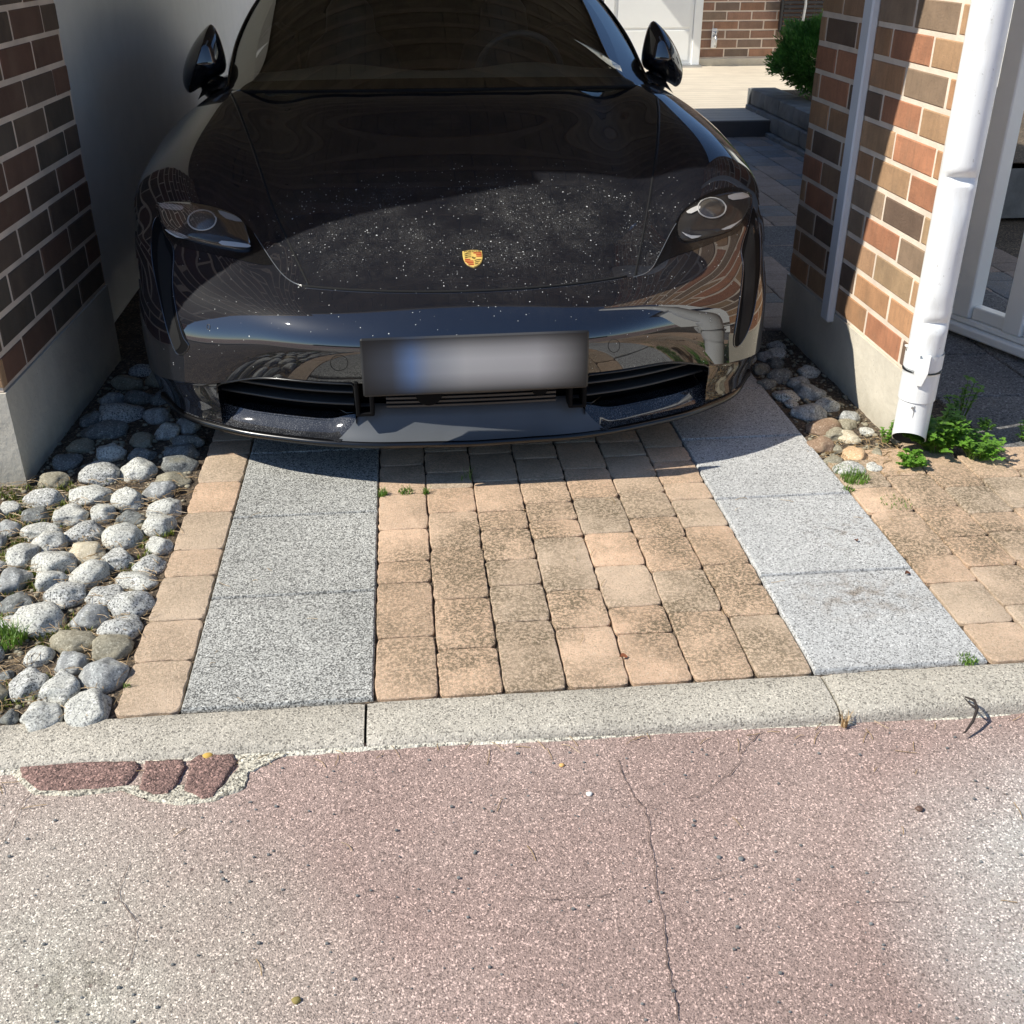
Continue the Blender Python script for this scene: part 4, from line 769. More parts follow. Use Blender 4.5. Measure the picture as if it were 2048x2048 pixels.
# sensors, towing-eye covers
for (u, v, r_) in ((417,654,4.2),):
    circ = [(u+r_*.75*math.cos(a), v+r_*1.3*math.sin(a)) for a in np.arange(0, 6.28, .52)]; seam('parking_sensor', circ, .0009, M['louver'], .0006, 3, closed=True)
circ = [z5(1103+45*math.cos(a), 968+40*math.sin(a)) for a in np.arange(0, 6.28, .4)]; seam('tow_cover', circ, .0010, M['seam'], .0003, 3, closed=True)
circ = [z6(845+30*math.cos(a), 880+34*math.sin(a)) for a in np.arange(0, 6.28, .4)]; seam('tow_cover', circ, .0008, M['seam'], .0001, 3, closed=True)
# lower front: openings, wings, lip
LX = [0,.3,.45,.6,.7,.86,.92,.965,.99]; LY = [.040,.058,.092,.15,.195,.31,.385,.48,.57]
yl = lambda x: float(np.interp(abs(x), np.linspace(0,.99,60), np.convolve(np.pad(np.interp(np.linspace(0,.99,60), LX, LY), 3, mode='edge'), np.ones(7)/7, 'valid')))
r0x = S_[0,:,0]; r0y = S_[0,:,1]; r0z = S_[0,:,2]
_o = np.argsort(r0x); y0f = lambda x: float(np.interp(x, r0x[_o], r0y[_o])); z0f = lambda x: float(np.interp(x, r0x[_o], r0z[_o]))
def loft(name, mat, xs, secs, parent=CAR, b=None, auto=None):
    bb = b or MB(); bb.grid([[sec(x) for sec in secs] for x in xs])
    return bb.build(name, mat, parent, smooth=True, auto=auto) if b is None else None
lin = lambda a, c, n: list(np.linspace(a, c, n))
for s in (-1, 1):     # painted corner below the crease
    b = MB(); xs = [s*x for x in lin(.752, .985, 26)]; ext = lambda x: max(0, (abs(x)-.752)/.203)
    b.grid([[(x, y0f(x), z0f(x)), (x, y0f(x)+.004, (z0f(x)+.25)/2+.005), (x*1.0, y0f(x)*.75+yl(x)*.25, .25), (x, y0f(x)*.4+yl(x)*.6+.01, .205), (x, yl(x)+.004, .165)] for x in xs])
    b.grid([[(s*.752, y0f(s*.752)+t, z0f(.752)), (s*.752, y0f(s*.752)+.0+t, .26), (s*.752, yl(.752)+.03+t, .20)] for t in (0,.03,.12)])
    b.build('bumper_corner', M['paint'], CAR, smooth=True)
for s in (-1, 1):
    b = MB(); xs = [s*x for x in lin(.335, .885, 44)]
    wtop = lambda x: .20+.03*max(0, (.45-abs(x)))
    tip = lambda x: min(1, max(0, (.885-abs(x))/.10))**.6; dip = lambda x: .020*math.exp(-((abs(x)-.345)/.05)**2)+.012*math.exp(-((abs(x)-.80)/.09)**2); b.grid([[(x+(-s*.0)*q+s*.055*(1-q)*math.exp(-((abs(x)-.335)/.06)**2), yl(x)+(.003+.055*q**.8)*tip(x)+.002, .158+(.042+dip(x))*q**1.35*tip(x)) for q in (0,.15,.3,.5,.7,.85,1)] for x in xs])
    b.grid([[(x, yl(x)+.055, .198), (x, yl(x)+.075, .192), (x, yl(x)+.16, .190)] for x in xs if abs(x) < .76])
    b.build('intake_wing', M['wing'], CAR, smooth=True)
loft('lower_panel', M['satin'], lin(-1,1,44), [lambda x: (x*.40, yl(x*.40)-.001, .1585), lambda x: (x*.385, yl(x*.385)+.014, .168), lambda x: (x*.36, yl(x*.36)+.030, .190), lambda x: (x*.338, yl(x*.338)+.048, .215), lambda x: (x*.33, yl(x*.33)+.058, .236), lambda x: (x*.33, yl(x*.33)+.075, .25)])
loft('lip', M['gloss'], lin(-.985,.985,120), [lambda x: (x, yl(x)+.05, .160), lambda x: (x, yl(x)-.002, .1585), lambda x: (x, yl(x)-.010, .152), lambda x: (x, yl(x)-.009, .143), lambda x: (x, yl(x)+.002, .136), lambda x: (x, yl(x)+.12, .134)])
for s in (-1, 1):    # dark recess behind each side opening
    b = MB(); xs = [s*x for x in lin(.34, .755, 24)]
    b.grid([[(x, y0f(x)+.004, z0f(x)-.004), (x, y0f(x)+.15, .33), (x, y0f(x)+.17, .19), (x, yl(x)+.14, .191)] for x in xs])
    b.grid([[(s*.342, yl(.34)+.03, .33), (s*.342, yl(.34)+.03, .20)], [(s*.342, .34, .33), (s*.342, .34, .20)]])
    b.build('intake_recess', M['matte'], CAR)
b = MB(); b.grid([[(x, y0f(x)+.004, .341), (x, .14, .335), (x, .16, .24), (x, yl(x)+.07, .247)] for x in lin(-.335,.335,20)]); b.build('grille_recess', M['matte'], CAR)
b = MB()
for k in range(7): z = .253+.0125*k; b.grid([[(x, .083+.1*x*x, z), (x, .083+.1*x*x, z+.006), (x, .10+.1*x*x, z+.007)] for x in lin(-.25,.25,16)])
b.build('grille', M['louver'], CAR)
for s in (-1, 1):
    for z, dy in ((.292,.045),(.248,.06)):
        b = MB(); b.grid([[(x, y0f(x)+dy, z), (x, y0f(x)+dy-.004, z+.004), (x, y0f(x)+dy, z+.008), (x, y0f(x)+dy+.06, z+.006)] for x in [s*q for q in lin(.345,.75,20)]])
        b.build('louvre', M['louver'], CAR, smooth=True)
for s in (-1, 1):
    b = MB(); top = [(s*x, y0f(s*x)-.001, z0f(s*x)-.002) for x in lin(.345,.70,18)]; dn = [(s*.735, y0f(s*.735)+.0, z0f(.735)-.003), (s*.752, y0f(s*.752)+.003, z0f(.752)-.01), (s*.755, y0f(s*.75)+.006, .25), (s*.752, yl(.752)+.085, .215)]
    b.tube([(s*.338, yl(.338)+.09, .212), (s*.336, y0f(.336)+.01, .26), (s*.338, y0f(.338)+.002, .33)]+top+dn, .0032, 6)
    b.tube([(s*.34, yl(.34)+.08, .218), (s*.37, yl(.37)+.085, .212), (s*.40, yl(.40)+.10, .222)], .004, 6)
    b.build('intake_frame', M['gloss'], CAR, smooth=True)
for s in (-1, 1):
    b = MB(); x0, x1 = (s*.285, s*.338) if s > 0 else (s*.338, s*.285)
    for a, c in ((x0, x0+.012), (x1-.012, x1)): b.cbox(a, c, y0f(.31)-.002, y0f(.31)+.06, .245, .345, .003)
    b.cbox(x0, x1, y0f(.31)-.001, y0f(.31)+.05, .238, .250, .003)
    b.build('bumper_bracket', M['matte'], CAR)
for x, r_ in ((-.125,.040),(.20,.024)):
    b = MB(); b.tube([(x, .075, .30),(x, .09, .30)], r_, 28); b.build('horn_disc', M['matte'], CAR, smooth=False)
# number plate: the photograph leaves only soft grey with a blue band on its left
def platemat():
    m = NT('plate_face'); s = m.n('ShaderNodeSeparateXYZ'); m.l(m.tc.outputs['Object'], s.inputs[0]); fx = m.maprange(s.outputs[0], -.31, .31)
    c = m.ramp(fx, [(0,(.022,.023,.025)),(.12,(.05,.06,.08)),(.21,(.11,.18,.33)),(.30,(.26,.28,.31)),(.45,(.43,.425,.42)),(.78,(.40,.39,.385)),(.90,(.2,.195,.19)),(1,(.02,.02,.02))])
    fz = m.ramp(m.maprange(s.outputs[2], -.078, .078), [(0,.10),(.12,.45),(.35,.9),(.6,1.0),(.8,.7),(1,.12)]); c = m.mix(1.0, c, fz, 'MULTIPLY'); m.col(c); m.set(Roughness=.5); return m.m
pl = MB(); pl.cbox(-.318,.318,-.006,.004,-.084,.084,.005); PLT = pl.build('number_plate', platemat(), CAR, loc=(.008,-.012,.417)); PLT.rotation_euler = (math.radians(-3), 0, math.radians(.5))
# crest
def crest():
    p, n = onb(946, 518); R = n.to_track_quat('Z', 'Y').to_matrix().to_4x4(); zx = Vector((1,0,0)); yx = n.cross(zx).normalized(); zx = yx.cross(n).normalized()
    F = Matrix((( zx.x, yx.x, n.x, p.x), (zx.y, yx.y, n.y, p.y), (zx.z, yx.z, n.z, p.z), (0,0,0,1)))
    if yx.y < 0: F = Matrix(((zx.x, -yx.x, n.x, p.x), (zx.y, -yx.y, n.y, p.y), (zx.z, -yx.z, n.z, p.z), (0,0,0,1)))
    W_, H_ = .0290, .0375
    out = [(-.98,.86),(-.5,.95),(0,.98),(.5,.95),(.98,.86),(1.0,.4),(.97,0),(.86,-.35),(.62,-.68),(.3,-.9),(0,-1.02),(-.3,-.9),(-.62,-.68),(-.86,-.35),(-.97,0),(-1.0,.4)]
    O = [(p_[0]*W_, p_[1]*H_) for p_ in out]
    gold = plain('gold_crest', (.80,.55,.15), .35, metal=.2); red = plain('crest_red', (.42,.03,.02), .4); blk = plain('crest_black', (.03,.02,.01), .4)
    b = MB(); n_ = len(O); rings = [[(x*t, y*t, z) for x, y in O] for t, z in ((1.0,-.002),(1.0,.0025),(.96,.004),(.5,.0045),(.02,.0045))]; b.grid([[F @ Vector(q) for q in r] for r in rings], closed=True)
    B = b.build('crest', gold, CAR)
    def poly(b, pts, z): b.add([F @ Vector((x*W_, y*H_, z)) for x, y in pts], [tuple(range(len(pts)))])
    b = MB()
    for k in range(3): y = .60-.19*k; x0 = .08 if k < 1 else .34; poly(b, [(x0,y-.11),(.88,y-.11),(.9,y),(x0,y)], .0053)
    for k in range(4): y = -.14-.19*k; xm = -.85+.0*k+(0 if k < 2 else .16*(k-1)); x1 = -.30 if k < 1 else .0; poly(b, [(xm,y-.11),(x1,y-.11),(x1,y),(xm-.02,y)], .0053)
    b.build('red_bars', red, B)
    b = MB()
    for k in range(3):
        y = .48-.22*k; poly(b, [(-.82,y-.10),(-.5,y+.02),(-.15,y+.04),(-.15,y+.10),(-.55,y+.09),(-.84,y-.02)], .0053)
        y = -.28-.2*k; xe = .8-.16*k; poly(b, [(.12,y-.10),(.4,y-.0),(xe,y+.03),(xe,y+.09),(.4,y+.07),(.12,y-.03)], .0053)
    poly(b, [(-.12,-.02),(-.02,.14),(.04,.12),(.0,.02),(.14,-.02),(.22,.08),(.24,-.04),(.12,-.14),(.0,-.10)], .0056); b.build('horse_and_antlers', blk, B)
    tcv = bpy.data.curves.new('lettering', 'FONT'); tcv.body = 'PORSCHE'; tcv.size = .0115; tcv.align_x = 'CENTER'; tcv.extrude = .0001; to = bpy.data.objects.new('lettering', tcv); COL.objects.link(to)
    me = bpy.data.meshes.new_from_object(to); bpy.data.objects.remove(to); me.materials.append(blk); me.transform(F @ Matrix.Translation((0, .0245, .0050))); o = bpy.data.objects.new('lettering', me); COL.objects.link(o); o.parent = B
crest()
# greenhouse
G_ = np.array([
[(0,1.255,.990),(.3,1.275,.988),(.55,1.345,.980),(.72,1.43,.972),(.790,1.475,.968),(.80,1.62,.965),(.82,1.9,.955)],
[(0,1.50,1.108),(.3,1.525,1.102),(.55,1.60,1.088),(.72,1.68,1.060),(.790,1.725,1.040),(.828,1.80,1.00),(.83,1.95,.955)],
[(0,1.80,1.225),(.3,1.825,1.215),(.55,1.90,1.190),(.71,1.955,1.150),(.785,1.99,1.115),(.825,2.02,1.05),(.835,2.1,.955)],
[(0,2.30,1.362),(.28,2.32,1.352),(.50,2.36,1.328),(.645,2.40,1.288),(.715,2.42,1.255),(.775,2.42,1.12),(.84,2.42,.955)],
[(0,2.8,1.378),(.28,2.8,1.375),(.47,2.8,1.362),(.57,2.8,1.34),(.615,2.8,1.31),(.72,2.8,1.14),(.845,2.8,.955)],
[(0,3.4,1.345),(.27,3.4,1.34),(.45,3.4,1.328),(.55,3.4,1.305),(.60,3.4,1.275),(.71,3.4,1.12),(.85,3.4,.955)],
[(0,3.95,1.22),(.26,3.95,1.215),(.42,3.95,1.20),(.52,3.93,1.18),(.57,3.9,1.15),(.69,3.85,1.06),(.84,3.8,.955)],
[(0,4.42,1.03),(.26,4.42,1.028),(.42,4.40,1.02),(.52,4.36,1.01),(.58,4.3,1.0),(.68,4.2,.98),(.80,4.1,.955)]], float)
gcu = [12,14,14,10,8,8,8]; gcv = [8,8,6,4,5,6]; GS = surf(mirror_net(G_), gcu, gcv[::-1]+gcv, .75, 3); gr, gc = GS.shape[:2]
top_i = sum(gcu[:3]); cmid = (gc-1)//2; cpil = sum(gcv[:4])
def gpart(name, mat, cond, off=0.0, parent=CAR):
    b = MB(); idx = {}; 
    gu = np.gradient(GS, axis=0); gv = np.gradient(GS, axis=1); gn = np.cross(gv, gu); gn /= np.linalg.norm(gn, axis=2)[...,None]; gn = gn*np.sign(gn[gr//3, gc//2, 2])
    W = GS+gn*off; vs = []; fs = []
    for i in range(gr-1):
        for j in range(gc-1):
            if cond(i, abs(j+.5-cmid), GS[i,j]):
                q = []
                for (a, c) in ((i,j),(i+1,j),(i+1,j+1),(i,j+1)):
                    if (a,c) not in idx: idx[(a,c)] = len(vs); vs.append(tuple(W[a,c]))
                    q.append(idx[(a,c)])
                fs.append(tuple(q))
    b.add(vs, fs); return b.build(name, mat, parent, smooth=True)
gpart('windscreen', M['windshield'], lambda i, d, p: i < top_i and d < cpil)
gpart('frit_band', M['gloss'], lambda i, d, p: i < top_i and d < cpil and (i < 3 or (d > cpil-5)), -.003)
gpart('roof', M['paint'], lambda i, d, p: i >= top_i and d < cpil and i < top_i+26 or (d >= cpil and d < cpil+2))
gpart('rear_window', M['glassdark'], lambda i, d, p: i >= top_i+26 and d < cpil)
gpart('side_window', M['glassdark'], lambda i, d, p: d >= cpil+2)
for s in (-1, 1): b = MB(); b.tube([tuple(GS[i, cmid+s*cpil]+np.array([s*.004,.002,.004])) for i in range(top_i+1)], .006, 6); b.build('pillar_trim', M['gloss'], CAR, smooth=True)
b = MB(); b.tube([(x, float(np.interp(abs(x), [0,.3,.55,.72,.79], [1.25,1.27,1.34,1.425,1.468]))-.004, float(np.interp(abs(x), [0,.3,.55,.72,.79], [.984,.982,.974,.966,.960]))) for x in lin(-.79,.79,50)], .006, 6); b.build('cowl_gap', M['seam'], CAR, smooth=True)
# cabin inside
b = MB(); b.grid([[(x, 1.32+.15*x*x, .95), (x, 1.55, .985), (x, 1.85, .985+.03*math.exp(-((abs(x)-.37)/.2)**2)), (x, 1.98, .96+.03*math.exp(-((x-.37)/.2)**2)), (x, 2.02, .80), (x, 2.0, .5)] for x in lin(-.74,.74,40)]); b.build('dashboard', plain('brown_dashboard', (.24,.22,.17), .6), CAR, smooth=True)
b = MB(); wc = Vector((.37, 2.16, .93)); ring = [wc+Vector((.185*math.cos(a), -.055*math.sin(a), .175*math.sin(a))) for a in np.arange(0, 6.283, .2)]; b.tube(ring, .014, 8, closed=True); b.tube([wc-Vector((.17,0,0)), wc, wc+Vector((.17,0,0))], .018, 6); b.tube([wc, wc+Vector((0,.04,-.15))], .018, 6); b.build('steering_wheel', M['satin'], CAR, smooth=True)
for s in (-1, 1):
    b = MB(); P = []
    for z, hw, y in ((.45,.25,2.65),(.6,.26,2.70),(.85,.25,2.78),(1.0,.20,2.83),(1.06,.12,2.85),(1.16,.11,2.87),(1.2,.08,2.88)):
        P.append([(s*.37+hw*math.cos(a), y+.07*math.sin(a), z) for a in np.arange(0, 6.28, .4)])
    b.grid(P, closed=True); b.cbox(s*.37-.25, s*.37+.25, 2.2, 2.7, .35, .5, .03); b.build('seat', plain('seat_leather', (.03,.03,.03), .5), CAR, smooth=True)
b = MB(); b.box(-.74,.74,1.5,4.2,.30,.34); b.box(-.72,.72,.5,4.5,.16,.20); b.box(-.76,-.74,1.45,4.2,.2,.95); b.box(.74,.76,1.45,4.2,.2,.95); b.box(-.5,.5,.35,1.4,.2,.5); b.box(-.72,.72,4.15,4.17,.4,1.07); b.build('underbody', M['matte'], CAR)
# mirrors, folded in
def mirror(s):
    OU = [(-.045,.130),(-.015,.112),(.022,.075),(.058,.025),(.084,-.03),(.094,-.075),(.088,-.108),(.072,-.122),(.045,-.108),(.0,-.085),(-.04,-.062),(-.078,-.04),(-.088,.0),(-.078,.06),(-.064,.105)]
    O = [p for p in dense(OU, 3, True)]; c = Vector((s*.915, 1.78, 1.038)); P = []
    for t, dy in ((.02,-.098),(.35,-.093),(.62,-.078),(.82,-.052),(.94,-.022),(1,.01),(.985,.035),(.95,.045),(.5,.047),(.02,.047)):
        P.append([c+Vector((s*(p[0]*t+.012*(1-t)), dy+.10*abs(p[1])*t+.25*p[0]*t, p[1]*t)) for p in O])
    b = MB(); b.grid(P, closed=True); o = b.build('mirror', M['paint'], CAR, smooth=True)
    b = MB(); b.tube([(s*.90,1.80,.955),(s*.885,1.75,.94),(s*.85,1.70,.955)], .03, 12, rr=[.045,.042,.04]); b.build('stalk', M['gloss'], o, smooth=True)
    b = MB(); P = []
    for i in range(9): t = i/8; P.append([(s*(.795+.135*t), 1.53+.10*t, .966-.052*t*t), (s*(.79+.125*t), 1.58+.14*t, .990-.035*t*t), (s*(.78+.11*t), 1.78+.1*t, .990-.035*t*t)])
    b.grid(P); b.build('mirror_foot', M['gloss'], o, smooth=True)
    b = MB(); b.tube([c+Vector((s*q[0]*.8, -.072+.25*q[0], q[1]*.8)) for q in ((-.05,.10),(-.02,.05),(.0,.0),(.03,-.05),(.07,-.10))], .0025, 6); b.build('trim_line', M['satin'], o, smooth=True)
    b = MB(); b.add([c+Vector((s*p[0]*.85, .049+.25*p[0]*.85, p[1]*.85)) for p in O], [tuple(range(len(O)))]); b.build('mirror_glass', M['galv'], o)
mirror(-1); mirror(1)
for s in (-1, 1):
    for y in (.88, 3.78):
        b = MB(); prof = [(.70,.20),(.70,.33),(.72,.352),(.78,.36),(.90,.36),(.955,.352),(.965,.33),(.96,.25),(.955,.24)]
        b.grid([[(s*x, y+r_*math.cos(a), .352+r_*math.sin(a)) for x, r_ in prof] for a in np.arange(0, 6.29, .13)]); wh = b.build('wheel', M['rubber'], CAR, smooth=True)
        b = MB(); b.tube([(s*.93, y+.243*math.cos(a), .352+.243*math.sin(a)) for a in np.arange(0, 6.2, .13)], .012, 6, closed=True)
        for k in range(10): a = k*.628; b.tube([(s*.93, y+.05*math.cos(a), .352+.05*math.sin(a)), (s*.945, y+.24*math.cos(a), .352+.24*math.sin(a))], .014, 6)
        b.tube([(s*.90, y, .352),(s*.945, y, .352)], .06, 16); b.build('rim', M['alloy'], wh, smooth=True)
        b = MB(); b.tube([(s*.90, y, .352),(s*.902, y, .352)], .18, 24); b.build('brake_disc', M['galv'], wh)
        b = MB(); P_ = [[(s*q, y+r_*math.cos(a), .36+r_*math.sin(a)) for q, r_ in ((.70,.395),(.955,.395))] for a in np.arange(-.35, 3.5, .08)]; b.grid(P_); b.build('wheel_arch', M['matte'], CAR, smooth=True)
b = MB()
b.tube([(-.6, 4.93, .78), (.0, 4.945, .8), (.6, 4.93, .78)], .008, 6)
b.build('tail_light', plain('red_tail_lamp', (.4,.01,.01), .3, coat=1), CAR)
# ------------------------------------------------------------------ cobbles
def ico(sub=4):
    bm = bmesh.new(); bmesh.ops.create_icosphere(bm, subdivisions=sub, radius=1); bm.verts.ensure_lookup_table()
    v = np.array([x.co[:] for x in bm.verts]); f = [tuple(y.index for y in x.verts) for x in bm.faces]; bm.free(); return v, f
IV, IF = ico(4)
def rock(i, grp, x, y, wd, dp, mat):
    r = random.Random(100+i); sx, sy = wd*.53, dp*.56; sz = min(sx, sy)*(.52+.22*r.random()); p = 2.35+r.random()*.5; seed = r.random()*90
    V = np.sign(IV)*np.abs(IV)**(2/p); V = IV*.45+V/np.linalg.norm(V, axis=1)[:,None]*(.55)
    cuts = []
    for _ in range(7):
        d = np.array([r.gauss(0,1), r.gauss(0,1), abs(r.gauss(0,.9))]); d /= np.linalg.norm(d); cuts.append((d, .66+.22*r.random()))
    for d, t in cuts:
        s = V@d; o = np.clip(s-t, 0, None); V = V-np.outer(o*.85, d)
    N = np.array([nz(v, 1.2, seed)*.20+nz(v, 3.2, seed)*.05+nz(v, 9, seed)*.012 for v in IV]); V = V*(1+N)[:,None]
    ang = r.uniform(-.55,.55); c, s = math.cos(ang), math.sin(ang)
    V = V*np.array([sx, sy, sz]); V = np.stack([V[:,0]*c-V[:,1]*s, V[:,0]*s+V[:,1]*c, V[:,2]], 1)
    me = bpy.data.meshes.new('cobble'); me.from_pydata(V.tolist(), [], IF); me.materials.append(mat); me.polygons.foreach_set('use_smooth', [True]*len(IF))
    o = bpy.data.objects.new('cobble', me); COL.objects.link(o); o.location = (x, y, sz*.22-.006); return o
occ = []
ROCKS += [('R',1.50,3.47,.085,.08),('R',1.53,3.36,.075,.07),('R',1.34,3.70,.07,.065),('R',1.54,3.80,.08,.085),('R',1.50,3.30,.07,.07),('R',1.48,4.02,.08,.075),('R',1.35,3.98,.07,.07),('R',1.55,3.24,.05,.05),('R',1.42,4.22,.09,.08),('R',1.37,3.50,.05,.055)]
for i, (grp, x, y, wd, dp) in enumerate(ROCKS):
    r = random.Random(i*3+1)
    if grp == 'R': mi = r.choice([0,0,1,4,2]) if y > 3.3 else {10:7,12:3,14:6,9:7,11:5}.get(i-75, r.choice([0,5,3]))
    elif grp == 'S': mi = r.choice([0,1,1,4,5,2])
    else: mi = r.choice([0,0,2,2,4,0,1,2,4,0,0,5])
    if i == 17: mi = 3
    if i == 7: mi = 1
    wide = wd > .108; small = wd < .08
    o = rock(i, grp, x, y, wd, dp, RM[mi][1]); cn = RM[mi][0]
    size = 'large' if wide else ('small' if small else 'medium')
    if grp == 'R': where = ('at the right pillar foot' if y < 3.2 else ('shaded beside the right pillar' if y < 3.75 else 'deep in shade behind the bumper'))
    else:
        row = ('by the kerb' if y < 2.06 else 'near the kerb' if y < 2.3 else 'midway up' if y < 2.7 else 'high in sun' if y < 3.0 else 'on the shade edge' if y < 3.17 else 'shaded by the left pillar' if y < 3.6 else 'in deep shade')
        sidew = 'next to pavers' if x > -.79 else 'one from pavers' if x > -.88 else 'mid bed' if x > -1.0 else 'towards left'
        where = row+', '+sidew
    tag(o, f'{size} {cn} cobble {where}', 'cobble', 'cobbles in the stone beds beside the driveway')
# separate by counting order where a label repeats
from collections import defaultdict
dd = defaultdict(list)
for o in sc.objects:
    if o.get('category') == 'cobble': dd[o['label']].append(o)
ORD = ['nearest', 'second nearest', 'third nearest', 'fourth nearest', 'fifth nearest', 'sixth nearest']
for lab, os_ in dd.items():
    if len(os_) > 1:
        for k, o in enumerate(sorted(os_, key=lambda q: q.location.y)): o['label'] = lab+', '+ORD[min(k,5)]
b = MB(); r = random.Random(77); sv, sf = ico(1)
for i in range(1500):
    if i < 1100: x = r.uniform(-1.30,-.70); y = r.uniform(1.95, 4.1)
    else: x = r.uniform(1.33,1.60); y = r.uniform(2.9, 4.2)
    s_ = .004+.009*r.random()**1.6; z0 = r.random()*50; b.add([(x+s_*v[0]*(1+.3*nz(v,1.5,z0)), y+s_*v[1]*(1+.3*nz(v,1.4,z0+5)), -.007+s_*.55*v[2]) for v in sv], sf)
tag(b.build('gravel', RM[5][1], smooth=True), 'small gravel lying in the gaps between the cobbles', 'gravel', kind='stuff')
# moss and litter between the cobbles
def blades(b, cx, cy, cz, n, h, spread, w=.0018, lean=.5, seed=0, mi=0):
    r = random.Random(seed)
    for i in range(n):
        a = r.uniform(0, 6.283); q = spread*math.sqrt(r.random()); x, y = cx+q*math.cos(a), cy+q*math.sin(a); hh = h*(.4+.8*r.random()); d = r.uniform(0, 6.283); ln = lean*hh*(.3+r.random())
        dx, dy = math.cos(d), math.sin(d); nx, ny = -dy*w, dx*w; P = []
        for t in (0,.35,.7,1):
            k = (1-t)**.7; P.append([(x+dx*ln*t*t-nx*k, y+dy*ln*t*t-ny*k, cz+hh*(t-.25*t*t)), (x+dx*ln*t*t+nx*k+1e-5, y+dy*ln*t*t+ny*k, cz+hh*(t-.25*t*t))])
        b.grid(P, mi=mi)
def tuft(x, y, n, h, sp, lab, seed, mat='grass', z=0):
    b = MB(); blades(b, 0, 0, z, n, h, sp, seed=seed); o = b.build('grass_tuft', M[mat], loc=(x, y, 0)); return tag(o, lab, 'grass tuft')
g = lambda u, v, z=0: tuple(onz(u*1.06, v*1.06, z)[:2])
x, y = g(722,935); tuft(x, y, 55, .030, .014, 'bright green grass tuft at the corner of the left speckled slab', 1)
x, y = g(765,930); tuft(x, y, 60, .026, .022, 'low green grass tuft in the joint where the car shadow ends', 2)
x, y = g(803,932); tuft(x, y, 30, .028, .009, 'rightmost small grass tuft on the car shadow edge', 3)
x, y = g(15,1210); tuft(x, y, 200, .055, .045, 'pale green grass tuft growing among the cobbles at the left edge', 4)
x, y = g(1825,1247); tuft(x, y, 110, .016, .022, 'mossy grass tuft where the pale slab meets the kerb', 5)
x, y = g(1612,905); tuft(x, y, 260, .035, .045, 'yellow green grass tuft in front of the right pillar cobbles', 6)
x, y = g(1590,890); tuft(x, y, 130, .028, .03, 'short grass tuft at the tip of the right cobble bed', 7)
x, y = g(1597,1350); tuft(x, y, 26, .05, .008, 'dry straw coloured grass tuft in the right kerb joint', 8, 'dry', -.03)
x, y = g(880,905); tuft(x, y, 12, .05, .02, 'thin grass blades in the shade under the bumper', 9)
x, y = g(1601,925); tuft(x, y, 60, .016, .018, 'green moss tuft in the joint beside the pale slab', 10)
x, y = g(1690,950); tuft(x, y, 90, .014, .05, 'low weeds in the paver joint below the pipe', 11)
x, y = g(240,1298); tuft(x, y, 16, .02, .008, 'tiny green sprout between two cobbles near the pavers', 12)
b = MB(); r = random.Random(5)
for i in range(2600):
    x = r.uniform(-1.35,-.70); y = r.uniform(1.95, 3.1); m_ = nz((x,y,0), 5, 4)+(.35 if x < -1.0 and y > 2.35 else 0)
    if m_ < .12: continue
    blades(b, x, y, -.008, 4, .020, .008, w=.0026, seed=i)
tag(b.build('moss', M['moss'], loc=(0,0,0)), 'olive moss growing in the gaps between the cobbles', 'moss', kind='stuff')
b = MB(); r = random.Random(9)
def needle(b, x, y, z, L, w=.0007):
    a = r.uniform(0, 6.283); c = r.uniform(-.4,.4); pts = []
    for t in (0,.33,.66,1): pts.append((x+L*t*math.cos(a+c*t), y+L*t*math.sin(a+c*t), z+.004*math.sin(t*3.14)*r.random()+.001))
    b.tube(pts, w, 4, cap=False)
for i in range(1500):
    x = r.uniform(-1.35,-.69); y = r.uniform(1.94, 3.1); needle(b, x, y, -.004+.02*r.random(), .02+.04*r.random(), .0008)
for i in range(260):
    x = r.uniform(1.30,1.62); y = r.uniform(2.9, 3.2); needle(b, x, y, .0, .02+.03*r.random(), .0008)
tag(b.build('pine_litter', M['dry']), 'dry brown pine needles scattered between the cobbles', 'needle litter', kind='stuff')
b = MB()
for i in range(46): x = r.uniform(-1.1,1.5); y = r.uniform(.35,1.72); needle(b, x, y, zroad(x,y)+.002, .015+.04*r.random(), .0008)
for i in range(50): x = r.uniform(-1.0,1.6); needle(b, x, 1.765-.02*r.random(), zroad(x,1.7)+.002, .02+.03*r.random(), .0008)
for i in range(30): x = r.uniform(-.6,1.8); y = r.uniform(1.95,2.85); needle(b, x, y, .006, .012+.03*r.random(), .0007)
tag(b.build('fallen_needles', M['dry']), 'dry needles scattered on the road and paving', 'needle litter', kind='stuff')
b = MB(); r = random.Random(19)        # grit
for i in range(1500):
    x = r.uniform(-1.2,1.9); y = r.uniform(.3,1.76)
    s = .0012+.0022*r.random()**3; b.cbox(x-s,x+s,y-s*.8,y+s*.8,zroad(x,y),zroad(x,y)+s*1.6,s*.4)
tag(b.build('road_grit', M['stoneblock']), 'dark loose grit on the road surface', 'grit', kind='stuff')
def pebble(u, v, s, mat, lab, z=-.02, cat='pebble', nm='pebble'):
    b = MB(); p = onz(u*1.06, v*1.06, z); V = [(s*q[0]*(1+.2*nz(q,1.5,s*99)), s*.8*q[1]*(1+.2*nz(q,1.5,s*77)), s*.6*q[2]+s*.4) for q in IV[:642]]
    bm = bmesh.new(); bmesh.ops.create_icosphere(bm, subdivisions=2, radius=1); vs = [(s*q.co.x*(1+.3*nz(q.co,1.5,s*99)), s*.8*q.co.y*(1+.3*nz(q.co,1.5,s*77)), s*.6*q.co.z+s*.4) for q in bm.verts]; fs = [tuple(k.index for k in f.verts) for f in bm.faces]; bm.free()
    b.add(vs, fs); o = b.build(nm, mat, smooth=True, loc=(p.x, p.y, zroad(p.x,p.y) if z < 0 else z)); return tag(o, lab, cat)
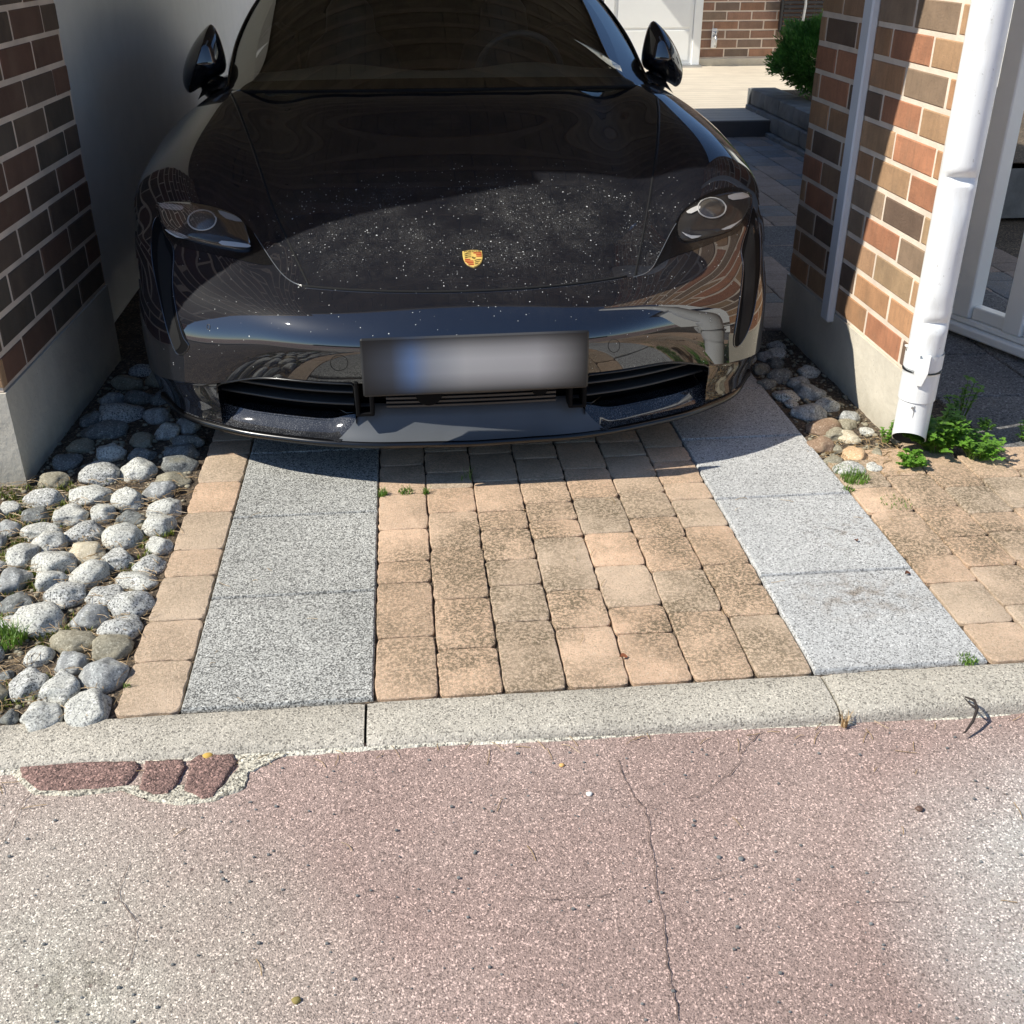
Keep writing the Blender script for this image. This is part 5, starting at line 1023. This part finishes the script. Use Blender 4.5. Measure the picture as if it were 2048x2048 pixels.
pebble(1737,1518,.0085, plain('brown_acorn', (.12,.07,.05), .5), 'round brown seed lying on the pale patch of road', nm='seed', cat='seed')
pebble(1112,1497,.007, plain('white_crumb', (.85,.83,.76), .9), 'white mortar crumb on the red asphalt', nm='mortar_crumb', cat='crumb')
pebble(1060,1443,.006, plain('orange_crumb', (.70,.42,.15), .9), 'orange crumb of bark near the kerb', nm='bark_crumb', cat='crumb')
pebble(560,1893,.008, plain('ochre_leaf', (.25,.20,.06), .8), 'curled ochre leaf scrap at the bottom of the road', nm='leaf_scrap', cat='leaf scrap')
pebble(1357,1613,.005, M['stoneblock'], 'left of two dark pebbles on the red asphalt'); pebble(1399,1616,.006, M['stoneblock'], 'right of two dark pebbles on the red asphalt')
pebble(394,1433,.012, plain('ochre_lichen', (.55,.35,.08), .9), 'yellow lichen crumb on the rightmost red block', nm='lichen_crumb', cat='crumb')
def leafscrap(u, v, L, lab, rot, mat, z=.007):
    p = onz(u*1.06, v*1.06, z); b = MB(); P = []
    for i in range(7):
        t = i/6; w_ = .32*L*math.sin(math.pi*min(1,t*.96+.02))**.8; P.append([(L*(t-.5), -w_, .004*math.sin(t*5)+.004), (L*(t-.5), 0, .001), (L*(t-.5), w_, .005+.003*math.sin(t*4))])
    b.grid(P); o = b.build('dry_leaf', mat, smooth=True, loc=(p.x, p.y, z)); o.rotation_euler = (.1, .1, rot); return tag(o, lab, 'dry leaf')
BRL = plain('brown_dry_leaf', (.17,.06,.03), .7)
leafscrap(1712,1083,.020,'small dry brown leaf on the right pale slab',.3,BRL); leafscrap(1745,1102,.014,'tiny curled dark leaf right of the brown one on the slab',1.2,BRL)
leafscrap(1176,1240,.020,'reddish dry leaf on the peach pavers near the kerb',.1,plain('red_dry_leaf', (.30,.10,.04), .7)); leafscrap(1615,1021,.012,'smallest dry leaf scrap higher up the right pale slab',2.0,BRL)
# twig on the kerb
p = onz(1835*1.06, 1345*1.06, 0); b = MB()
b.tube([(0,.06,.012),(.018,.035,.016),(.012,.0,.012),(-.012,-.03,-.01),(-.045,-.055,-.026),(-.055,-.06,-.026)], .004, 7, rr=[.002,.0045,.005,.0045,.003,.0015]); b.tube([(-.002,.055,.010),(.0,.02,.012),(.01,0,.012)], .003, 6, rr=[.0015,.003,.004])
o = b.build('twig', M['twig'], smooth=True, loc=(p.x, p.y, .002)); o.scale = (.7,.7,.8); tag(o, 'curved black dead twig hanging over the kerb edge at right', 'twig')
# weeds
def weed(x, y, n, h, spread, lab, seed, ls=.021, z=0):
    r = random.Random(seed); T = empty('weed_plant', (x, y, z), 0, lab, 'weed'); st = MB(); lf = MB()
    for i in range(n):
        a = r.uniform(0, 6.283); q = spread*math.sqrt(r.random())*.35; bx, by = q*math.cos(a), q*math.sin(a); a2 = a+r.gauss(0,.5); hh = h*(.35+.75*r.random()); out = spread*(.3+.8*r.random())*(1.15-hh/h*.5); pts = []
        for k in range(6): t = k/5; pts.append(Vector((bx+out*t*math.cos(a2), by+out*t*math.sin(a2), hh*(t**.75))))
        st.tube(pts, .001, 5, rr=[.0016]*3+[.001]*3, cap=False)
        for k in range(2, 6):
            for m_ in range(3 if k > 2 else 2):
                d = Vector((math.cos(a2+m_*2.2+k), math.sin(a2+m_*2.2+k), .35+.3*r.random())).normalized(); L = ls*(.55+.8*r.random()); s = d.cross(Vector((0,0,1))).normalized(); u = s.cross(d); p0 = pts[k]; P = []
                for j in range(6):
                    t = j/5; w_ = L*.36*math.sin(math.pi*min(.97, t*.93+.05))**.75; c = p0+d*L*t-Vector((0,0,1))*L*.3*t*t; P.append([tuple(c-s*w_+u*w_*.35), tuple(c), tuple(c+s*w_+u*w_*.35)])
                lf.grid(P)
    st.build('stems', M['grass'], T); lf.build('leaves', M['weed'], T, smooth=True)
x, y = g(1752,850); weed(x+.02, y, 110, .12, .09, 'dense leafy green weed growing behind the foot of the drainpipe', 1)
x, y = g(1840,865); weed(x, y, 60, .07, .08, 'low spreading weed right of the drainpipe over the sand pavers', 2, .015)
x, y = g(1793,790); weed(x+.01, y-.05, 9, .16, .05, 'tall thin leafy shoot rising above the weeds right of the pipe', 3, .020)
x, y = g(1668,835); weed(x, y, 8, .075, .035, 'small leafy sprig left of the drainpipe mouth', 4, .014)
x, y = g(1715,880); weed(x, y, 30, .045, .05, 'short yellowish weed in front of the drainpipe mouth', 5, .013)
x, y = g(1925,835); weed(x+.02, y, 12, .07, .04, 'sparse sprig at the right edge of the photo', 6, .011)
x, y = g(1862,815); weed(x, y, 10, .04, .04, 'tiny weed on the shaded slab behind the pavers', 7, .012)
